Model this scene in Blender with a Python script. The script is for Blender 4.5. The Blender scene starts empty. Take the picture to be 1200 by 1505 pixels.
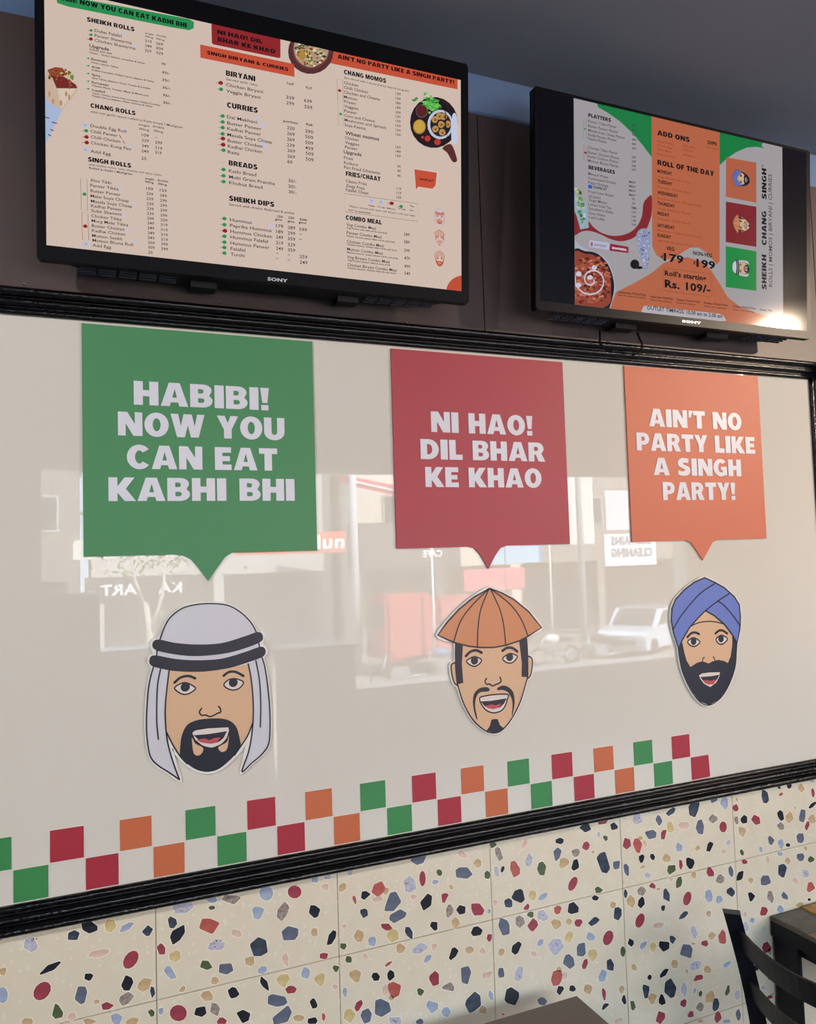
import bpy, bmesh, math, random
from mathutils import Vector, Matrix
from mathutils.geometry import tessellate_polygon

SC = bpy.context.scene
COL = SC.collection
R_ = math.radians

# ------------------------------------------------------------------ camera
CAM = Vector((0.12114, -1.76358, 1.84176))
YAW, PIT, ROL, FPX = R_(22.999), R_(3.073), R_(-1.755), 1148.2
fw = Vector((math.sin(YAW)*math.cos(PIT), math.cos(YAW)*math.cos(PIT), math.sin(PIT)))
r0 = Vector((math.cos(YAW), -math.sin(YAW), 0)); u0 = r0.cross(fw)
rt = r0*math.cos(ROL) + u0*math.sin(ROL); up = u0*math.cos(ROL) - r0*math.sin(ROL)
cd = bpy.data.cameras.new('camera'); cam = bpy.data.objects.new('camera', cd); COL.objects.link(cam)
cd.sensor_fit = 'HORIZONTAL'; cd.sensor_width = 36; cd.lens = FPX/1200*36; cd.clip_start = .02; cd.clip_end = 300
M3 = Matrix((rt, up, -fw)).transposed(); cam.matrix_world = Matrix.Translation(CAM) @ M3.to_4x4()
SC.camera = cam
# ------------------------------------------------------------------ sky, sun, exposure
SC.view_settings.view_transform = 'Standard'; SC.view_settings.look = 'None'
SC.view_settings.gamma = 1; SC.view_settings.use_curve_mapping = False
SC.view_settings.exposure = 0.0
wd = bpy.data.worlds.new('world'); SC.world = wd; wd.use_nodes = True
wd.node_tree.nodes['Background'].inputs[0].default_value = (.60, .78, 1.0, 1)
wd.node_tree.nodes['Background'].inputs[1].default_value = 11.5
def lamp(name, kind, loc, energy, color, rot=None, **kw):
    l = bpy.data.lights.new(name, kind); l.energy = energy; l.color = color
    for k, v in kw.items(): setattr(l, k, v)
    o = bpy.data.objects.new(name, l); o.location = loc
    if rot is not None: o.rotation_euler = rot
    COL.objects.link(o); return o
sun = lamp('sun', 'SUN', (0, 0, 12), 36, (1, .97, .92), angle=R_(.6))
sun.rotation_euler = Vector((-.35, -.72, -.75)).to_track_quat('-Z', 'Y').to_euler()
WARM = (1, .78, .58)
lamp('spotlight_beam', 'SPOT', (4.5, -2.40, 3.0), 300, WARM, (Vector((2.35, 0, 2.35))-Vector((4.5, -2.40, 3.0))).to_track_quat('-Z', 'Y').to_euler(), spot_size=R_(46), spot_blend=.9, shadow_soft_size=.05)
lamp('spotlight_beam', 'SPOT', (-1.75, -2.30, 3.0), 185, (1, .95, .94), (Vector((.0, 0, 1.95))-Vector((-1.75, -2.30, 3.0))).to_track_quat('-Z', 'Y').to_euler(), spot_size=R_(62), spot_blend=1, shadow_soft_size=.05)  # added fill beam lifting the panel's upper left, no known lamp there

# ------------------------------------------------------------------ helpers
def lin(c):
    c = c/255
    return c/12.92 if c <= .04045 else ((c+.055)/1.055)**2.4
def rgb(c): return (lin(c[0]), lin(c[1]), lin(c[2]), 1)
MATS = {}
def mat(name, col, rough=.5, metal=0, emit=0, spec=.5, noise=0, scale=8, bump=0, bscale=60, coat=0, ior=1.45):
    if name in MATS: return MATS[name]
    m = bpy.data.materials.new(name); m.use_nodes = True; nt = m.node_tree; b = nt.nodes['Principled BSDF']
    b.inputs['Base Color'].default_value = rgb(col); b.inputs['Roughness'].default_value = rough
    b.inputs['Metallic'].default_value = metal; b.inputs['Specular IOR Level'].default_value = spec
    b.inputs['IOR'].default_value = ior; b.inputs['Coat Weight'].default_value = coat; b.inputs['Coat Roughness'].default_value = .05
    if emit:
        b.inputs['Emission Color'].default_value = rgb(col); b.inputs['Emission Strength'].default_value = emit
    if noise or bump:
        tc = nt.nodes.new('ShaderNodeTexCoord')
    if noise:
        n = nt.nodes.new('ShaderNodeTexNoise'); n.inputs['Scale'].default_value = scale; n.inputs['Detail'].default_value = 5
        nt.links.new(tc.outputs['Object'], n.inputs['Vector'])
        r = nt.nodes.new('ShaderNodeMapRange'); r.inputs[1].default_value = .3; r.inputs[2].default_value = .7
        r.inputs[3].default_value = 1-noise; r.inputs[4].default_value = 1+noise*.6
        mx = nt.nodes.new('ShaderNodeMix'); mx.data_type = 'RGBA'; mx.blend_type = 'MULTIPLY'; mx.inputs[0].default_value = 1
        mx.inputs[6].default_value = rgb(col)
        nt.links.new(n.outputs['Fac'], r.inputs[0]); nt.links.new(r.outputs[0], mx.inputs[7]); nt.links.new(mx.outputs[2], b.inputs['Base Color'])
    if bump:
        n2 = nt.nodes.new('ShaderNodeTexNoise'); n2.inputs['Scale'].default_value = bscale; n2.inputs['Detail'].default_value = 4
        nt.links.new(tc.outputs['Object'], n2.inputs['Vector'])
        bp = nt.nodes.new('ShaderNodeBump'); bp.inputs['Strength'].default_value = bump; bp.inputs['Distance'].default_value = .002
        nt.links.new(n2.outputs['Fac'], bp.inputs['Height']); nt.links.new(bp.outputs[0], b.inputs['Normal'])
    MATS[name] = m; return m
def tag(o, label=None, cat=None, group=None, kind=None):
    if label: o['label'] = label
    if cat: o['category'] = cat
    if group: o['group'] = group
    if kind: o['kind'] = kind
    return o
def empty(name, loc, label=None, cat=None, group=None, kind=None):
    o = bpy.data.objects.new(name, None); o.location = loc; o.empty_display_size = .05; COL.objects.link(o)
    return tag(o, label, cat, group, kind)
def link(name, verts, faces, mats, parent=None, fm=None, smooth=False):
    """verts are world coordinates; the object sits at its parent (rotation-free Empties)."""
    off = Vector((0, 0, 0)); p = parent
    while p is not None: off += Vector(p.location); p = p.parent
    if parent is None or True:
        c = Vector((0, 0, 0))
        for v in verts: c += Vector(v)
        c /= max(1, len(verts))
    me = bpy.data.meshes.new(name)
    me.from_pydata([tuple(Vector(v)-c) for v in verts], [], faces); 
    for m in (mats if isinstance(mats, (list, tuple)) else [mats]): me.materials.append(m)
    if fm:
        for f, k in zip(me.polygons, fm): f.material_index = k
    me.update()
    bm = bmesh.new(); bm.from_mesh(me); bmesh.ops.recalc_face_normals(bm, faces=bm.faces) if not getattr(link, 'keep', False) else None
    bm.to_mesh(me); bm.free()
    if smooth:
        for f in me.polygons: f.use_smooth = True
    o = bpy.data.objects.new(name, me); COL.objects.link(o); o.location = c-off
    if parent is not None: o.parent = parent
    return o
class MB:
    """collects simple solids"""
    def __init__(s): s.v = []; s.f = []; s.m = []
    def add(s, v, f, m=0):
        n = len(s.v); s.v += [tuple(x) for x in v]; s.f += [tuple(i+n for i in q) for q in f]; s.m += [m]*len(f)
    def box(s, a, b, m=0, bev=0):
        x0, y0, z0 = [min(a[i], b[i]) for i in range(3)]; x1, y1, z1 = [max(a[i], b[i]) for i in range(3)]
        if bev:
            bm = bmesh.new(); bmesh.ops.create_cube(bm, size=1)
            for v in bm.verts: v.co = Vector(((x0+x1)/2+v.co.x*(x1-x0), (y0+y1)/2+v.co.y*(y1-y0), (z0+z1)/2+v.co.z*(z1-z0)))
            bmesh.ops.bevel(bm, geom=bm.edges[:], offset=bev, segments=2, affect='EDGES')
            bm.verts.index_update(); s.add([v.co[:] for v in bm.verts], [[v.index for v in f.verts] for f in bm.faces], m); bm.free(); return s
        s.add([(x0, y0, z0), (x1, y0, z0), (x1, y1, z0), (x0, y1, z0), (x0, y0, z1), (x1, y0, z1), (x1, y1, z1), (x0, y1, z1)],
              [(0, 3, 2, 1), (4, 5, 6, 7), (0, 1, 5, 4), (1, 2, 6, 5), (2, 3, 7, 6), (3, 0, 4, 7)], m); return s
    def tube(s, pts, r, n=10, m=0):
        pts = [Vector(p) for p in pts]; rr = r if isinstance(r, (list, tuple)) else [r]*len(pts); V = []; F = []
        for i, p in enumerate(pts):
            t = (pts[min(i+1, len(pts)-1)]-pts[max(i-1, 0)]).normalized()
            a = t.cross(Vector((0, 0, 1)) if abs(t.z) < .9 else Vector((1, 0, 0))).normalized(); b = t.cross(a)
            for k in range(n): V.append(p+(a*math.cos(2*math.pi*k/n)+b*math.sin(2*math.pi*k/n))*rr[i])
        for i in range(len(pts)-1):
            for k in range(n): F.append((i*n+k, i*n+(k+1) % n, (i+1)*n+(k+1) % n, (i+1)*n+k))
        F.append(tuple(range(n))[::-1]); F.append(tuple(range((len(pts)-1)*n, len(pts)*n))); s.add(V, F, m); return s
    def hull(s, A, B, m=0):
        n = len(A); s.add(list(A)+list(B), [tuple(range(n)), tuple(range(2*n-1, n-1, -1))]+[(i, (i+1) % n, n+(i+1) % n, n+i) for i in range(n)], m); return s
    def blob(s, c, r, m=0, seg=10):
        bm = bmesh.new(); bmesh.ops.create_icosphere(bm, subdivisions=2, radius=1)
        bm.verts.index_update(); s.add([(c[0]+v.co.x*r[0], c[1]+v.co.y*r[1], c[2]+v.co.z*r[2]) for v in bm.verts], [[v.index for v in f.verts] for f in bm.faces], m); bm.free(); return s
    def make(s, name, mats, parent=None, smooth=False): return link(name, s.v, s.f, mats, parent, s.m, smooth)

class Plane:
    """a real plane in the room with 2D coordinates (metres)"""
    def __init__(s, O, ex, ez): s.O = Vector(O); s.ex = Vector(ex).normalized(); s.ez = Vector(ez).normalized(); s.n = s.ez.cross(s.ex)*-1; s.n = s.ex.cross(s.ez)
    def px(s, x, y):
        d = fw+rt*((x-600)/FPX)+up*((752.5-y)/FPX); t = (s.O-CAM).dot(s.n)/d.dot(s.n); P = CAM+d*t-s.O
        return (P.dot(s.ex), P.dot(s.ez))
    def P(s, a, b, h=0): return s.O+s.ex*a+s.ez*b+s.n*h
WALL = Plane((0, 0, 0), (1, 0, 0), (0, 0, 1))      # n = -y (towards the room)
def W(x, y): return WALL.px(x, y)

def cr(pts, closed=True, k=5):
    """Catmull-Rom"""
    n = len(pts); out = []
    rng = range(n) if closed else range(n-1)
    for i in rng:
        g = (lambda j: pts[j % n]) if closed else (lambda j: pts[max(0, min(n-1, j))])
        p0, p1, p2, p3 = g(i-1), g(i), g(i+1), g(i+2)
        for s in range(k):
            t = s/k; out.append(tuple(.5*(2*p1[d]+(p2[d]-p0[d])*t+(2*p0[d]-5*p1[d]+4*p2[d]-p3[d])*t*t+(3*p1[d]-p0[d]-3*p2[d]+p3[d])*t**3) for d in (0, 1)))
    if not closed: out.append(pts[-1])
    return out
def inflate(pts, d):
    n = len(pts); A = sum(pts[i][0]*pts[(i+1) % n][1]-pts[(i+1) % n][0]*pts[i][1] for i in range(n)); s = 1 if A > 0 else -1; out = []
    for i in range(n):
        a, b, c = pts[i-1], pts[i], pts[(i+1) % n]
        e1 = Vector((b[0]-a[0], b[1]-a[1])); e2 = Vector((c[0]-b[0], c[1]-b[1]))
        if e1.length < 1e-9 or e2.length < 1e-9: out.append(b); continue
        e1.normalize(); e2.normalize(); m = Vector((e1.y+e2.y, -e1.x-e2.x))*s
        if m.length < 1e-6: out.append(b); continue
        m.normalize(); c_ = max(.45, m.dot(Vector((e1.y, -e1.x))*s)); out.append((b[0]+m.x*d/c_, b[1]+m.y*d/c_))
    return out
class Canvas:
    """flat or slightly raised print on a Plane; 2D coords in metres"""
    def __init__(s, pl): s.pl = pl; s.v = []; s.f = []; s.m = []; s.mats = []; s.xf = None; s.fv = s.ff = None
    def mi(s, m):
        if m not in s.mats: s.mats.append(m)
        return s.mats.index(m)
    def tri(s, pts, tris, m, h):
        if s.xf: pts = [s.xf(p) for p in pts]
        n = len(s.v); s.v += [s.pl.P(p[0], p[1], h) for p in pts]; k = s.mi(m)
        nn = s.pl.n
        for t in tris:
            a, b, c = [s.v[i+n] for i in t]
            q = (b-a).cross(c-a)
            if q.length < 1e-12: continue
            s.f.append(tuple(i+n for i in (t if q.dot(nn) > 0 else t[::-1]))); s.m.append(k)
    def poly(s, pts, m, h=.0005, holes=(), base=None):
        loops = [[Vector((p[0], p[1], 0)) for p in L] for L in [pts]+list(holes)]
        tris = tessellate_polygon(loops); flat = [p for L in [pts]+list(holes) for p in L]
        s.tri(flat, tris, m, h)
        if base is not None:
            k = s.mi(m)
            for L in [pts]+list(holes):
                Q = [s.xf(p) if s.xf else p for p in L]; n = len(s.v); s.v += [s.pl.P(p[0], p[1], h) for p in Q]+[s.pl.P(p[0], p[1], base) for p in Q]; c = len(Q)
                for i in range(c): s.f.append((n+i, n+(i+1) % c, n+c+(i+1) % c, n+c+i)); s.m.append(k)
    def stroke(s, pts, w, m, h=.0006, closed=False, taper=False):
        pts = [tuple(p) for p in pts]; n = len(pts); L = []; Rr = []
        for i in range(n):
            a = pts[i-1] if (i or closed) else pts[i]; b = pts[(i+1) % n] if (i < n-1 or closed) else pts[i]
            d = Vector((b[0]-a[0], b[1]-a[1])); d = d.normalized() if d.length > 1e-9 else Vector((1, 0))
            q = w/2*(1 if not taper else max(.25, math.sin(math.pi*(i+.6)/(n+.2)))); L.append((pts[i][0]-d.y*q, pts[i][1]+d.x*q)); Rr.append((pts[i][0]+d.y*q, pts[i][1]-d.x*q))
        tr = []
        for i in range(n if closed else n-1):
            j = (i+1) % n; tr += [(i, j, n+j), (i, n+j, n+i)]
        s.tri(L+Rr, tr, m, h)
        if not closed and not taper:
            for c in (pts[0], pts[-1]): s.disc(c, w/2, m, h, 8)
    def disc(s, c, r, m, h=.0006, n=20, ry=None):
        ry = ry or r; s.poly([(c[0]+r*math.cos(2*math.pi*i/n), c[1]+ry*math.sin(2*math.pi*i/n)) for i in range(n)], m, h)
    def make(s, name, parent=None):
        link.keep = True; o = link(name, s.v, s.f, s.mats, parent, s.m); link.keep = False; return o

# built-in font ---------------------------------------------------------------
_tc = {}
def glyph_mesh(text, bold, shear=0):
    key = (text, bold, shear)
    if key in _tc: return _tc[key]
    cu = bpy.data.curves.new('t', 'FONT'); cu.body = text; cu.size = 1; cu.resolution_u = 2; cu.offset = {0: .007, 1: .02, 2: .036}[bold]; cu.shear = shear
    if bold == 2: cu.space_character = 1.06
    o = bpy.data.objects.new('t', cu); COL.objects.link(o); dg = bpy.context.evaluated_depsgraph_get()
    me = o.evaluated_get(dg).to_mesh(); me.calc_loop_triangles()
    v = [(q.co.x, q.co.y) for q in me.vertices]; t = [tuple(l.vertices) for l in me.loop_triangles]
    o.evaluated_get(dg).to_mesh_clear(); bpy.data.objects.remove(o); bpy.data.curves.remove(cu); _tc[key] = (v, t); return v, t
_hv = [p[1] for p in glyph_mesh('H', 0)[0]]; CAPH = max(_hv)-min(_hv)
def put_text(cv, text, a, width, cap, m, bold=0, h=.0006, ang=0, mirror=False):
    v, t = glyph_mesh(text, bold)
    if not v: return
    x0 = min(p[0] for p in v); x1 = max(p[0] for p in v); sx = width/(x1-x0) if width else cap/CAPH; sy = cap/CAPH; c, s = math.cos(ang), math.sin(ang)
    q = [((p[0]-x0)*sx, p[1]*sy) for p in v]
    if mirror: q = [(-p[0], p[1]) for p in q]
    cv.tri([(a[0]+p[0]*c-p[1]*s, a[1]+p[0]*s+p[1]*c) for p in q], t, m, h)

# heavy capital letters, cap height 1: (advance, outer, holes) -----------------
def arc(cx, cy, rx, ry, a0, a1, n=8): return [(cx+rx*math.cos(R_(a0+(a1-a0)*i/n)), cy+ry*math.sin(R_(a0+(a1-a0)*i/n))) for i in range(n+1)]
GL = {}
GL['I'] = (.34, [(0, 0), (.34, 0), (.34, 1), (0, 1)], [])
GL['H'] = (.84, [(0, 0), (.31, 0), (.31, .37), (.53, .37), (.53, 0), (.84, 0), (.84, 1), (.53, 1), (.53, .63), (.31, .63), (.31, 1), (0, 1)], [])
GL['A'] = (.96, [(0, 0), (.31, 0), (.36, .17), (.61, .17), (.65, 0), (.96, 0), (.67, 1), (.29, 1)], [[(.40, .37), (.57, .37), (.49, .74)]])
GL['B'] = (.80, [(0, 0)]+[(.44, 0)]+arc(.46, .285, .34, .285, -80, 50, 8)+arc(.46, .745, .31, .255, -35, 90, 7)+[(0, 1)],
           [[(.28, .2), (.40, .2)]+arc(.42, .3, .09, .1, -70, 70, 5)+[(.28, .4)], [(.28, .6), (.38, .6)]+arc(.40, .7, .08, .1, -70, 70, 5)+[(.28, .8)]])
GL['N'] = (.90, [(0, 0), (.28, 0), (.28, .52), (.56, 0), (.90, 0), (.90, 1), (.62, 1), (.62, .5), (.34, 1), (0, 1)], [])
GL['O'] = (.92, arc(.46, .5, .46, .52, 0, 348, 28), [arc(.46, .5, .15, .28, 0, 345, 20)])
GL['W'] = (1.32, [(.24, 0), (.54, 0), (.66, .52), (.78, 0), (1.08, 0), (1.32, 1), (1.03, 1), (.93, .47), (.82, 1), (.50, 1), (.39, .47), (.29, 1), (0, 1)], [])
GL['Y'] = (.86, [(.275, 0), (.585, 0), (.585, .40), (.86, 1), (.55, 1), (.43, .68), (.31, 1), (0, 1), (.275, .40)], [])
GL['U'] = (.86, [(0, 1), (0, .36)]+arc(.43, .36, .43, .38, 180, 360, 14)+[(.86, 1), (.55, 1), (.55, .36)]+arc(.43, .36, .12, .14, 0, -180, 8)+[(.31, 1)], [])
GL['C'] = (.84, arc(.46, .5, .46, .52, 40, 320, 24)+arc(.46, .5, .16, .28, 318, 42, 18), [])
GL['E'] = (.68, [(0, 0), (.66, 0), (.66, .24), (.30, .24), (.30, .39), (.60, .39), (.60, .61), (.30, .61), (.30, .76), (.65, .76), (.65, 1), (0, 1)], [])
GL['F'] = (.64, [(0, 0), (.30, 0), (.30, .37), (.58, .37), (.58, .60), (.30, .60), (.30, .75), (.64, .75), (.64, 1), (0, 1)], [])
GL['T'] = (.76, [(.225, 0), (.535, 0), (.535, .75), (.76, .75), (.76, 1), (0, 1), (0, .75), (.225, .75)], [])
GL['K'] = (.90, [(0, 0), (.30, 0), (.30, .36), (.54, 0), (.92, 0), (.58, .52), (.88, 1), (.54, 1), (.30, .62), (.30, 1), (0, 1)], [])
GL['D'] = (.86, [(0, 0), (.38, 0)]+arc(.38, .5, .47, .5, -85, 85, 14)+[(.38, 1), (0, 1)], [[(.30, .24), (.36, .24)]+arc(.38, .5, .16, .26, -75, 75, 8)+[(.36, .76), (.30, .76)]])
GL['L'] = (.64, [(0, 0), (.63, 0), (.63, .26), (.31, .26), (.31, 1), (0, 1)], [])
GL['R'] = (.86, [(0, 0), (.30, 0), (.30, .36), (.38, .36), (.52, 0), (.87, 0), (.67, .43)]+arc(.46, .69, .34, .31, -35, 90, 9)+[(0, 1)], [[(.30, .56), (.40, .56)]+arc(.42, .67, .09, .11, -70, 70, 5)+[(.30, .78)]])
GL['P'] = (.78, [(0, 0), (.30, 0), (.30, .33), (.42, .33)]+arc(.45, .665, .33, .335, -80, 90, 12)+[(0, 1)], [[(.30, .54), (.40, .54)]+arc(.42, .665, .09, .125, -70, 70, 5)+[(.30, .79)]])
GL['S'] = (.78, [(.03, .06), (.20, .0), (.38, -.02)]+arc(.42, .30, .36, .32, -75, 40, 7)+[(.55, .57), (.38, .64), (.33, .70), (.42, .76), (.66, .72), (.70, .95), (.55, 1.01), (.38, 1.02)]+arc(.37, .71, .35, .31, 100, 215, 7)+[(.22, .46), (.40, .38), (.45, .31), (.36, .23), (.20, .25), (.03, .31)], [])
GL['G'] = (.88, arc(.46, .5, .46, .52, 42, 300, 22)+[(.86, .06), (.86, .56), (.47, .56), (.47, .37), (.58, .37), (.58, .22)]+arc(.46, .5, .16, .29, 290, 45, 16), [])
GL['M'] = (1.08, [(0, 0), (.27, 0), (.27, .55), (.42, 0), (.66, 0), (.81, .55), (.81, 0), (1.08, 0), (1.08, 1), (.70, 1), (.54, .42), (.38, 1), (0, 1)], [])
GL['V'] = (.92, [(.30, 0), (.62, 0), (.92, 1), (.61, 1), (.46, .38), (.31, 1), (0, 1)], [])
GL['/'] = (.5, [(0, 0), (.22, 0), (.5, 1), (.28, 1)], [])
GL['!'] = (.33, [(.07, .33), (.26, .33), (.33, 1), (0, 1)], []); GL['!2'] = (0, [(.03, 0), (.30, 0), (.30, .23), (.03, .23)], [])
GL["'"] = (.28, [(.02, .60), (.16, .60), (.28, 1), (.04, 1)], [])
GL['.'] = (.3, [(0, 0), (.28, 0), (.28, .24), (0, .24)], [])
GL['&'] = (.9, [(0, .1), (.15, 0), (.55, 0), (.68, .1), (.9, 0), (.75, .3), (.9, .5), (.7, .5), (.5, .35), (.35, .5), (.6, .7), (.55, .95), (.3, 1), (.1, .9), (.1, .7), (.2, .55), (0, .35)], [])
def layout(text, gap=.055, space=.38):
    x = 0; out = []
    for ch in text:
        if ch == ' ': x += space; continue
        out.append((ch, x)); x += GL[ch][0]+(gap if ch not in "'" else .02)
    return out, x-gap
def heavy(cv, text, a, width, cap, m, h=.0006, ang=0, gap=.055, space=.38):
    L, tot = layout(text, gap, space); sx = width/tot; c, s = math.cos(ang), math.sin(ang)
    for ch, x in L:
        for g in ([ch, '!2'] if ch == '!' else [ch]):
            T = lambda q: [(a[0]+(p[0]+x)*sx*c-p[1]*cap*s, a[1]+(p[0]+x)*sx*s+p[1]*cap*c) for p in q]
            cv.poly(T(GL[g][1]), m, h, [T(z) for z in GL[g][2]])
# ------------------------------------------------------------------ room shell
Z_P0, Z_P1, X_P0, X_P1 = 1.177, 2.3556, -1.25, 2.267     # glass panel opening
Z_CE, Z_LAM = 3.114, 2.998
FY = -4.94                                               # inner face of the street front
def S(name, mb, mats, parent=None):
    o = mb.make(name, mats, parent)
    if parent is None: o['kind'] = 'structure'
    return o
m_ceil = mat('ceiling_paint', (130, 131, 140), .7, noise=.06, scale=1.2)
m_paint = mat('blue_white_paint', (100, 126, 166), .6, noise=.12, scale=4, bump=.3)
m_inwall = mat('cream_wall_paint', (190, 188, 184), .7)
m_floor = mat('grey_floor_tile', (158, 158, 158), .35, noise=.08, scale=3)
wf = S('wall_front', MB().box((-2.2, .011, 0), (7.2, .16, Z_CE)), m_paint)
S('ceiling', MB().box((-2.4, .3, Z_CE), (7.4, -5.14, 3.5)), m_ceil)
S('floor', MB().box((-2.2, .16, -.2), (7.2, -5.14, 0)), m_floor)
S('wall_left', MB().box((-2.4, .3, -1.9), (-2.2, -5.14, Z_CE)), m_inwall)
S('wall_right', MB().box((7.2, .3, -1.9), (7.4, -5.14, Z_CE)), m_inwall)
fb = MB()
fb.box((-2.2, FY, 2.6), (7.2, FY-.2, Z_CE)); fb.box((-2.2, FY, 0), (-.14, FY-.2, 2.6)); fb.box((6.25, FY, 0), (7.2, FY-.2, 2.6))
fb.box((2.27, FY, 0), (6.25, FY-.2, .61)); fb.box((-2.4, FY, 3.5), (7.4, FY-.25, 5.4)); fb.box((-2.4, FY-.2, -1.9), (7.4, FY-.3, -.2))
S('wall_back', fb, m_inwall)
S('trim_5', MB().box((2.2, FY+.06, .61), (6.3, FY-.24, .655), bev=.006), mat('pale_marble', (225, 212, 205), .3, noise=.1, scale=6))
S('wall_back', MB().box((.275, FY, 0), (1.655, FY-.2, 1.06)), m_inwall)  # solid infill added in place of glass, to cut the street brightness
S('trim_7', MB().box((.28, FY+.08, 1.06), (1.66, FY-.24, 1.15), bev=.006), mat('blue_white_ledge', (206, 214, 232), .3))
S('trim_6', MB().box((-.14, FY+.03, 2.76), (6.3, FY, 2.80)), mat('white_gloss', (215, 215, 215), .3))

# laminate boards, their seams and screws
def laminate():
    m = mat('brown_laminate', (92, 78, 76), .42); nt = m.node_tree; b = nt.nodes['Principled BSDF']
    tc = nt.nodes.new('ShaderNodeTexCoord'); mp = nt.nodes.new('ShaderNodeMapping'); nt.links.new(tc.outputs['Object'], mp.inputs[0])
    fac = None
    for ax, sc in (('X', 62), ('Z', 62)):
        w = nt.nodes.new('ShaderNodeTexWave'); w.bands_direction = ax; w.wave_profile = 'SAW'; w.inputs['Scale'].default_value = sc; w.inputs['Distortion'].default_value = .7; w.inputs['Detail'].default_value = 3
        nt.links.new(mp.outputs[0], w.inputs[0])
        p = nt.nodes.new('ShaderNodeMath'); p.operation = 'POWER'; p.inputs[1].default_value = 5; nt.links.new(w.outputs['Fac'], p.inputs[0])
        if fac is None: fac = p.outputs[0]
        else:
            q = nt.nodes.new('ShaderNodeMath'); q.operation = 'MAXIMUM'; nt.links.new(fac, q.inputs[0]); nt.links.new(p.outputs[0], q.inputs[1]); fac = q.outputs[0]
    n = nt.nodes.new('ShaderNodeTexNoise'); n.inputs['Scale'].default_value = 9; n.inputs['Detail'].default_value = 6; nt.links.new(mp.outputs[0], n.inputs[0])
    mx = nt.nodes.new('ShaderNodeMix'); mx.data_type = 'RGBA'; mx.inputs[6].default_value = rgb((92, 78, 77)); mx.inputs[7].default_value = rgb((78, 65, 64))
    nt.links.new(fac, mx.inputs[0])
    m2 = nt.nodes.new('ShaderNodeMix'); m2.data_type = 'RGBA'; m2.blend_type = 'MULTIPLY'; m2.inputs[0].default_value = .35
    nt.links.new(mx.outputs[2], m2.inputs[6]); nt.links.new(n.outputs['Color'], m2.inputs[7]); nt.links.new(m2.outputs[2], b.inputs['Base Color'])
    return m
m_lam = laminate()
sx = [-1.36, -.12, 1.103, 2.325, 3.55, 4.77, 5.99]
for i in range(len(sx)-1):
    MB().box((sx[i]+.001, 0, 2.40), (sx[i+1]-.001, .011, Z_LAM), bev=.0008).make('laminate_board', m_lam, wf)
m_steel = mat('bright_steel', (200, 200, 205), .25, 1)
for p in ((35, 417), (162.7, 427.5), (323, 443.5), (597, 474)):
    a, b = W(*p); mb = MB(); mb.tube([(a, .001, b), (a, -.0015, b), (a, -.0025, b)], [.0032, .0032, .002], 10); mb.make('screw', m_steel, wf)

# terrazzo tiles ---------------------------------------------------------------
def terrazzo():
    m = mat('terrazzo_cream', (226, 214, 186), .22); nt = m.node_tree; b = nt.nodes['Principled BSDF']
    tc = nt.nodes.new('ShaderNodeTexCoord'); ge = nt.nodes.new('ShaderNodeNewGeometry')
    v = nt.nodes.new('ShaderNodeTexVoronoi'); v.inputs['Scale'].default_value = 75; nt.links.new(ge.outputs['Position'], v.inputs['Vector'])
    r = nt.nodes.new('ShaderNodeMapRange'); r.inputs[1].default_value = .2; r.inputs[2].default_value = .34; r.inputs[3].default_value = 1; r.inputs[4].default_value = 0
    nt.links.new(v.outputs['Distance'], r.inputs[0])
    sp = nt.nodes.new('ShaderNodeSeparateColor'); nt.links.new(v.outputs['Color'], sp.inputs[0])
    g = nt.nodes.new('ShaderNodeMath'); g.operation = 'GREATER_THAN'; g.inputs[1].default_value = .62; nt.links.new(sp.outputs[0], g.inputs[0])
    mu = nt.nodes.new('ShaderNodeMath'); mu.operation = 'MULTIPLY'; nt.links.new(r.outputs[0], mu.inputs[0]); nt.links.new(g.outputs[0], mu.inputs[1])
    k = nt.nodes.new('ShaderNodeMath'); k.operation = 'MULTIPLY'; k.inputs[1].default_value = .4; nt.links.new(mu.outputs[0], k.inputs[0])
    n = nt.nodes.new('ShaderNodeTexNoise'); n.inputs['Scale'].default_value = 22; n.inputs['Detail'].default_value = 6; nt.links.new(ge.outputs['Position'], n.inputs['Vector'])
    a = nt.nodes.new('ShaderNodeMix'); a.data_type = 'RGBA'; a.inputs[6].default_value = rgb((230, 221, 200)); a.inputs[7].default_value = rgb((220, 208, 183)); nt.links.new(n.outputs['Fac'], a.inputs[0])
    c = nt.nodes.new('ShaderNodeMix'); c.data_type = 'RGBA'; c.inputs[7].default_value = rgb((240, 236, 226)); nt.links.new(k.outputs[0], c.inputs[0]); nt.links.new(a.outputs[2], c.inputs[6])
    nt.links.new(c.outputs[2], b.inputs['Base Color']); return m
m_terr = terrazzo(); m_grout = mat('dark_grout', (96, 88, 76), .9)
MB().box((-2.2, .0035, 0), (7.2, .011, 1.14)).make('grout_bed', m_grout, wf)
TP = .3985; tx0, tz0 = .2667, .9287; tiles = {}
xs = [tx0+TP*k for k in range(-7, 18)]
for i in range(len(xs)-1):
    for j, (z0, z1) in enumerate(((tz0, 1.14), (tz0-TP, tz0), (tz0-2*TP, tz0-TP), (0, tz0-2*TP))):
        if xs[i] < -2.2 or xs[i+1] > 7.0: continue
        tiles[i, j] = MB().box((xs[i]+.0007, 0, z0+.0007), (xs[i+1]-.0007, .0095, z1-.0007), bev=.0006).make('tile', m_terr, wf)
CH = {'K': (36, 38, 48), 'D': (62, 72, 88), 'S': (100, 108, 126), 'B': (162, 174, 198), 'L': (190, 190, 205), 'R': (158, 66, 80), 'C': (184, 94, 84), 'G': (82, 98, 66), 'T': (202, 172, 130), 'O': (212, 190, 134), 'P': (224, 192, 176), 'M': (158, 144, 136)}
CM = {}
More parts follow.
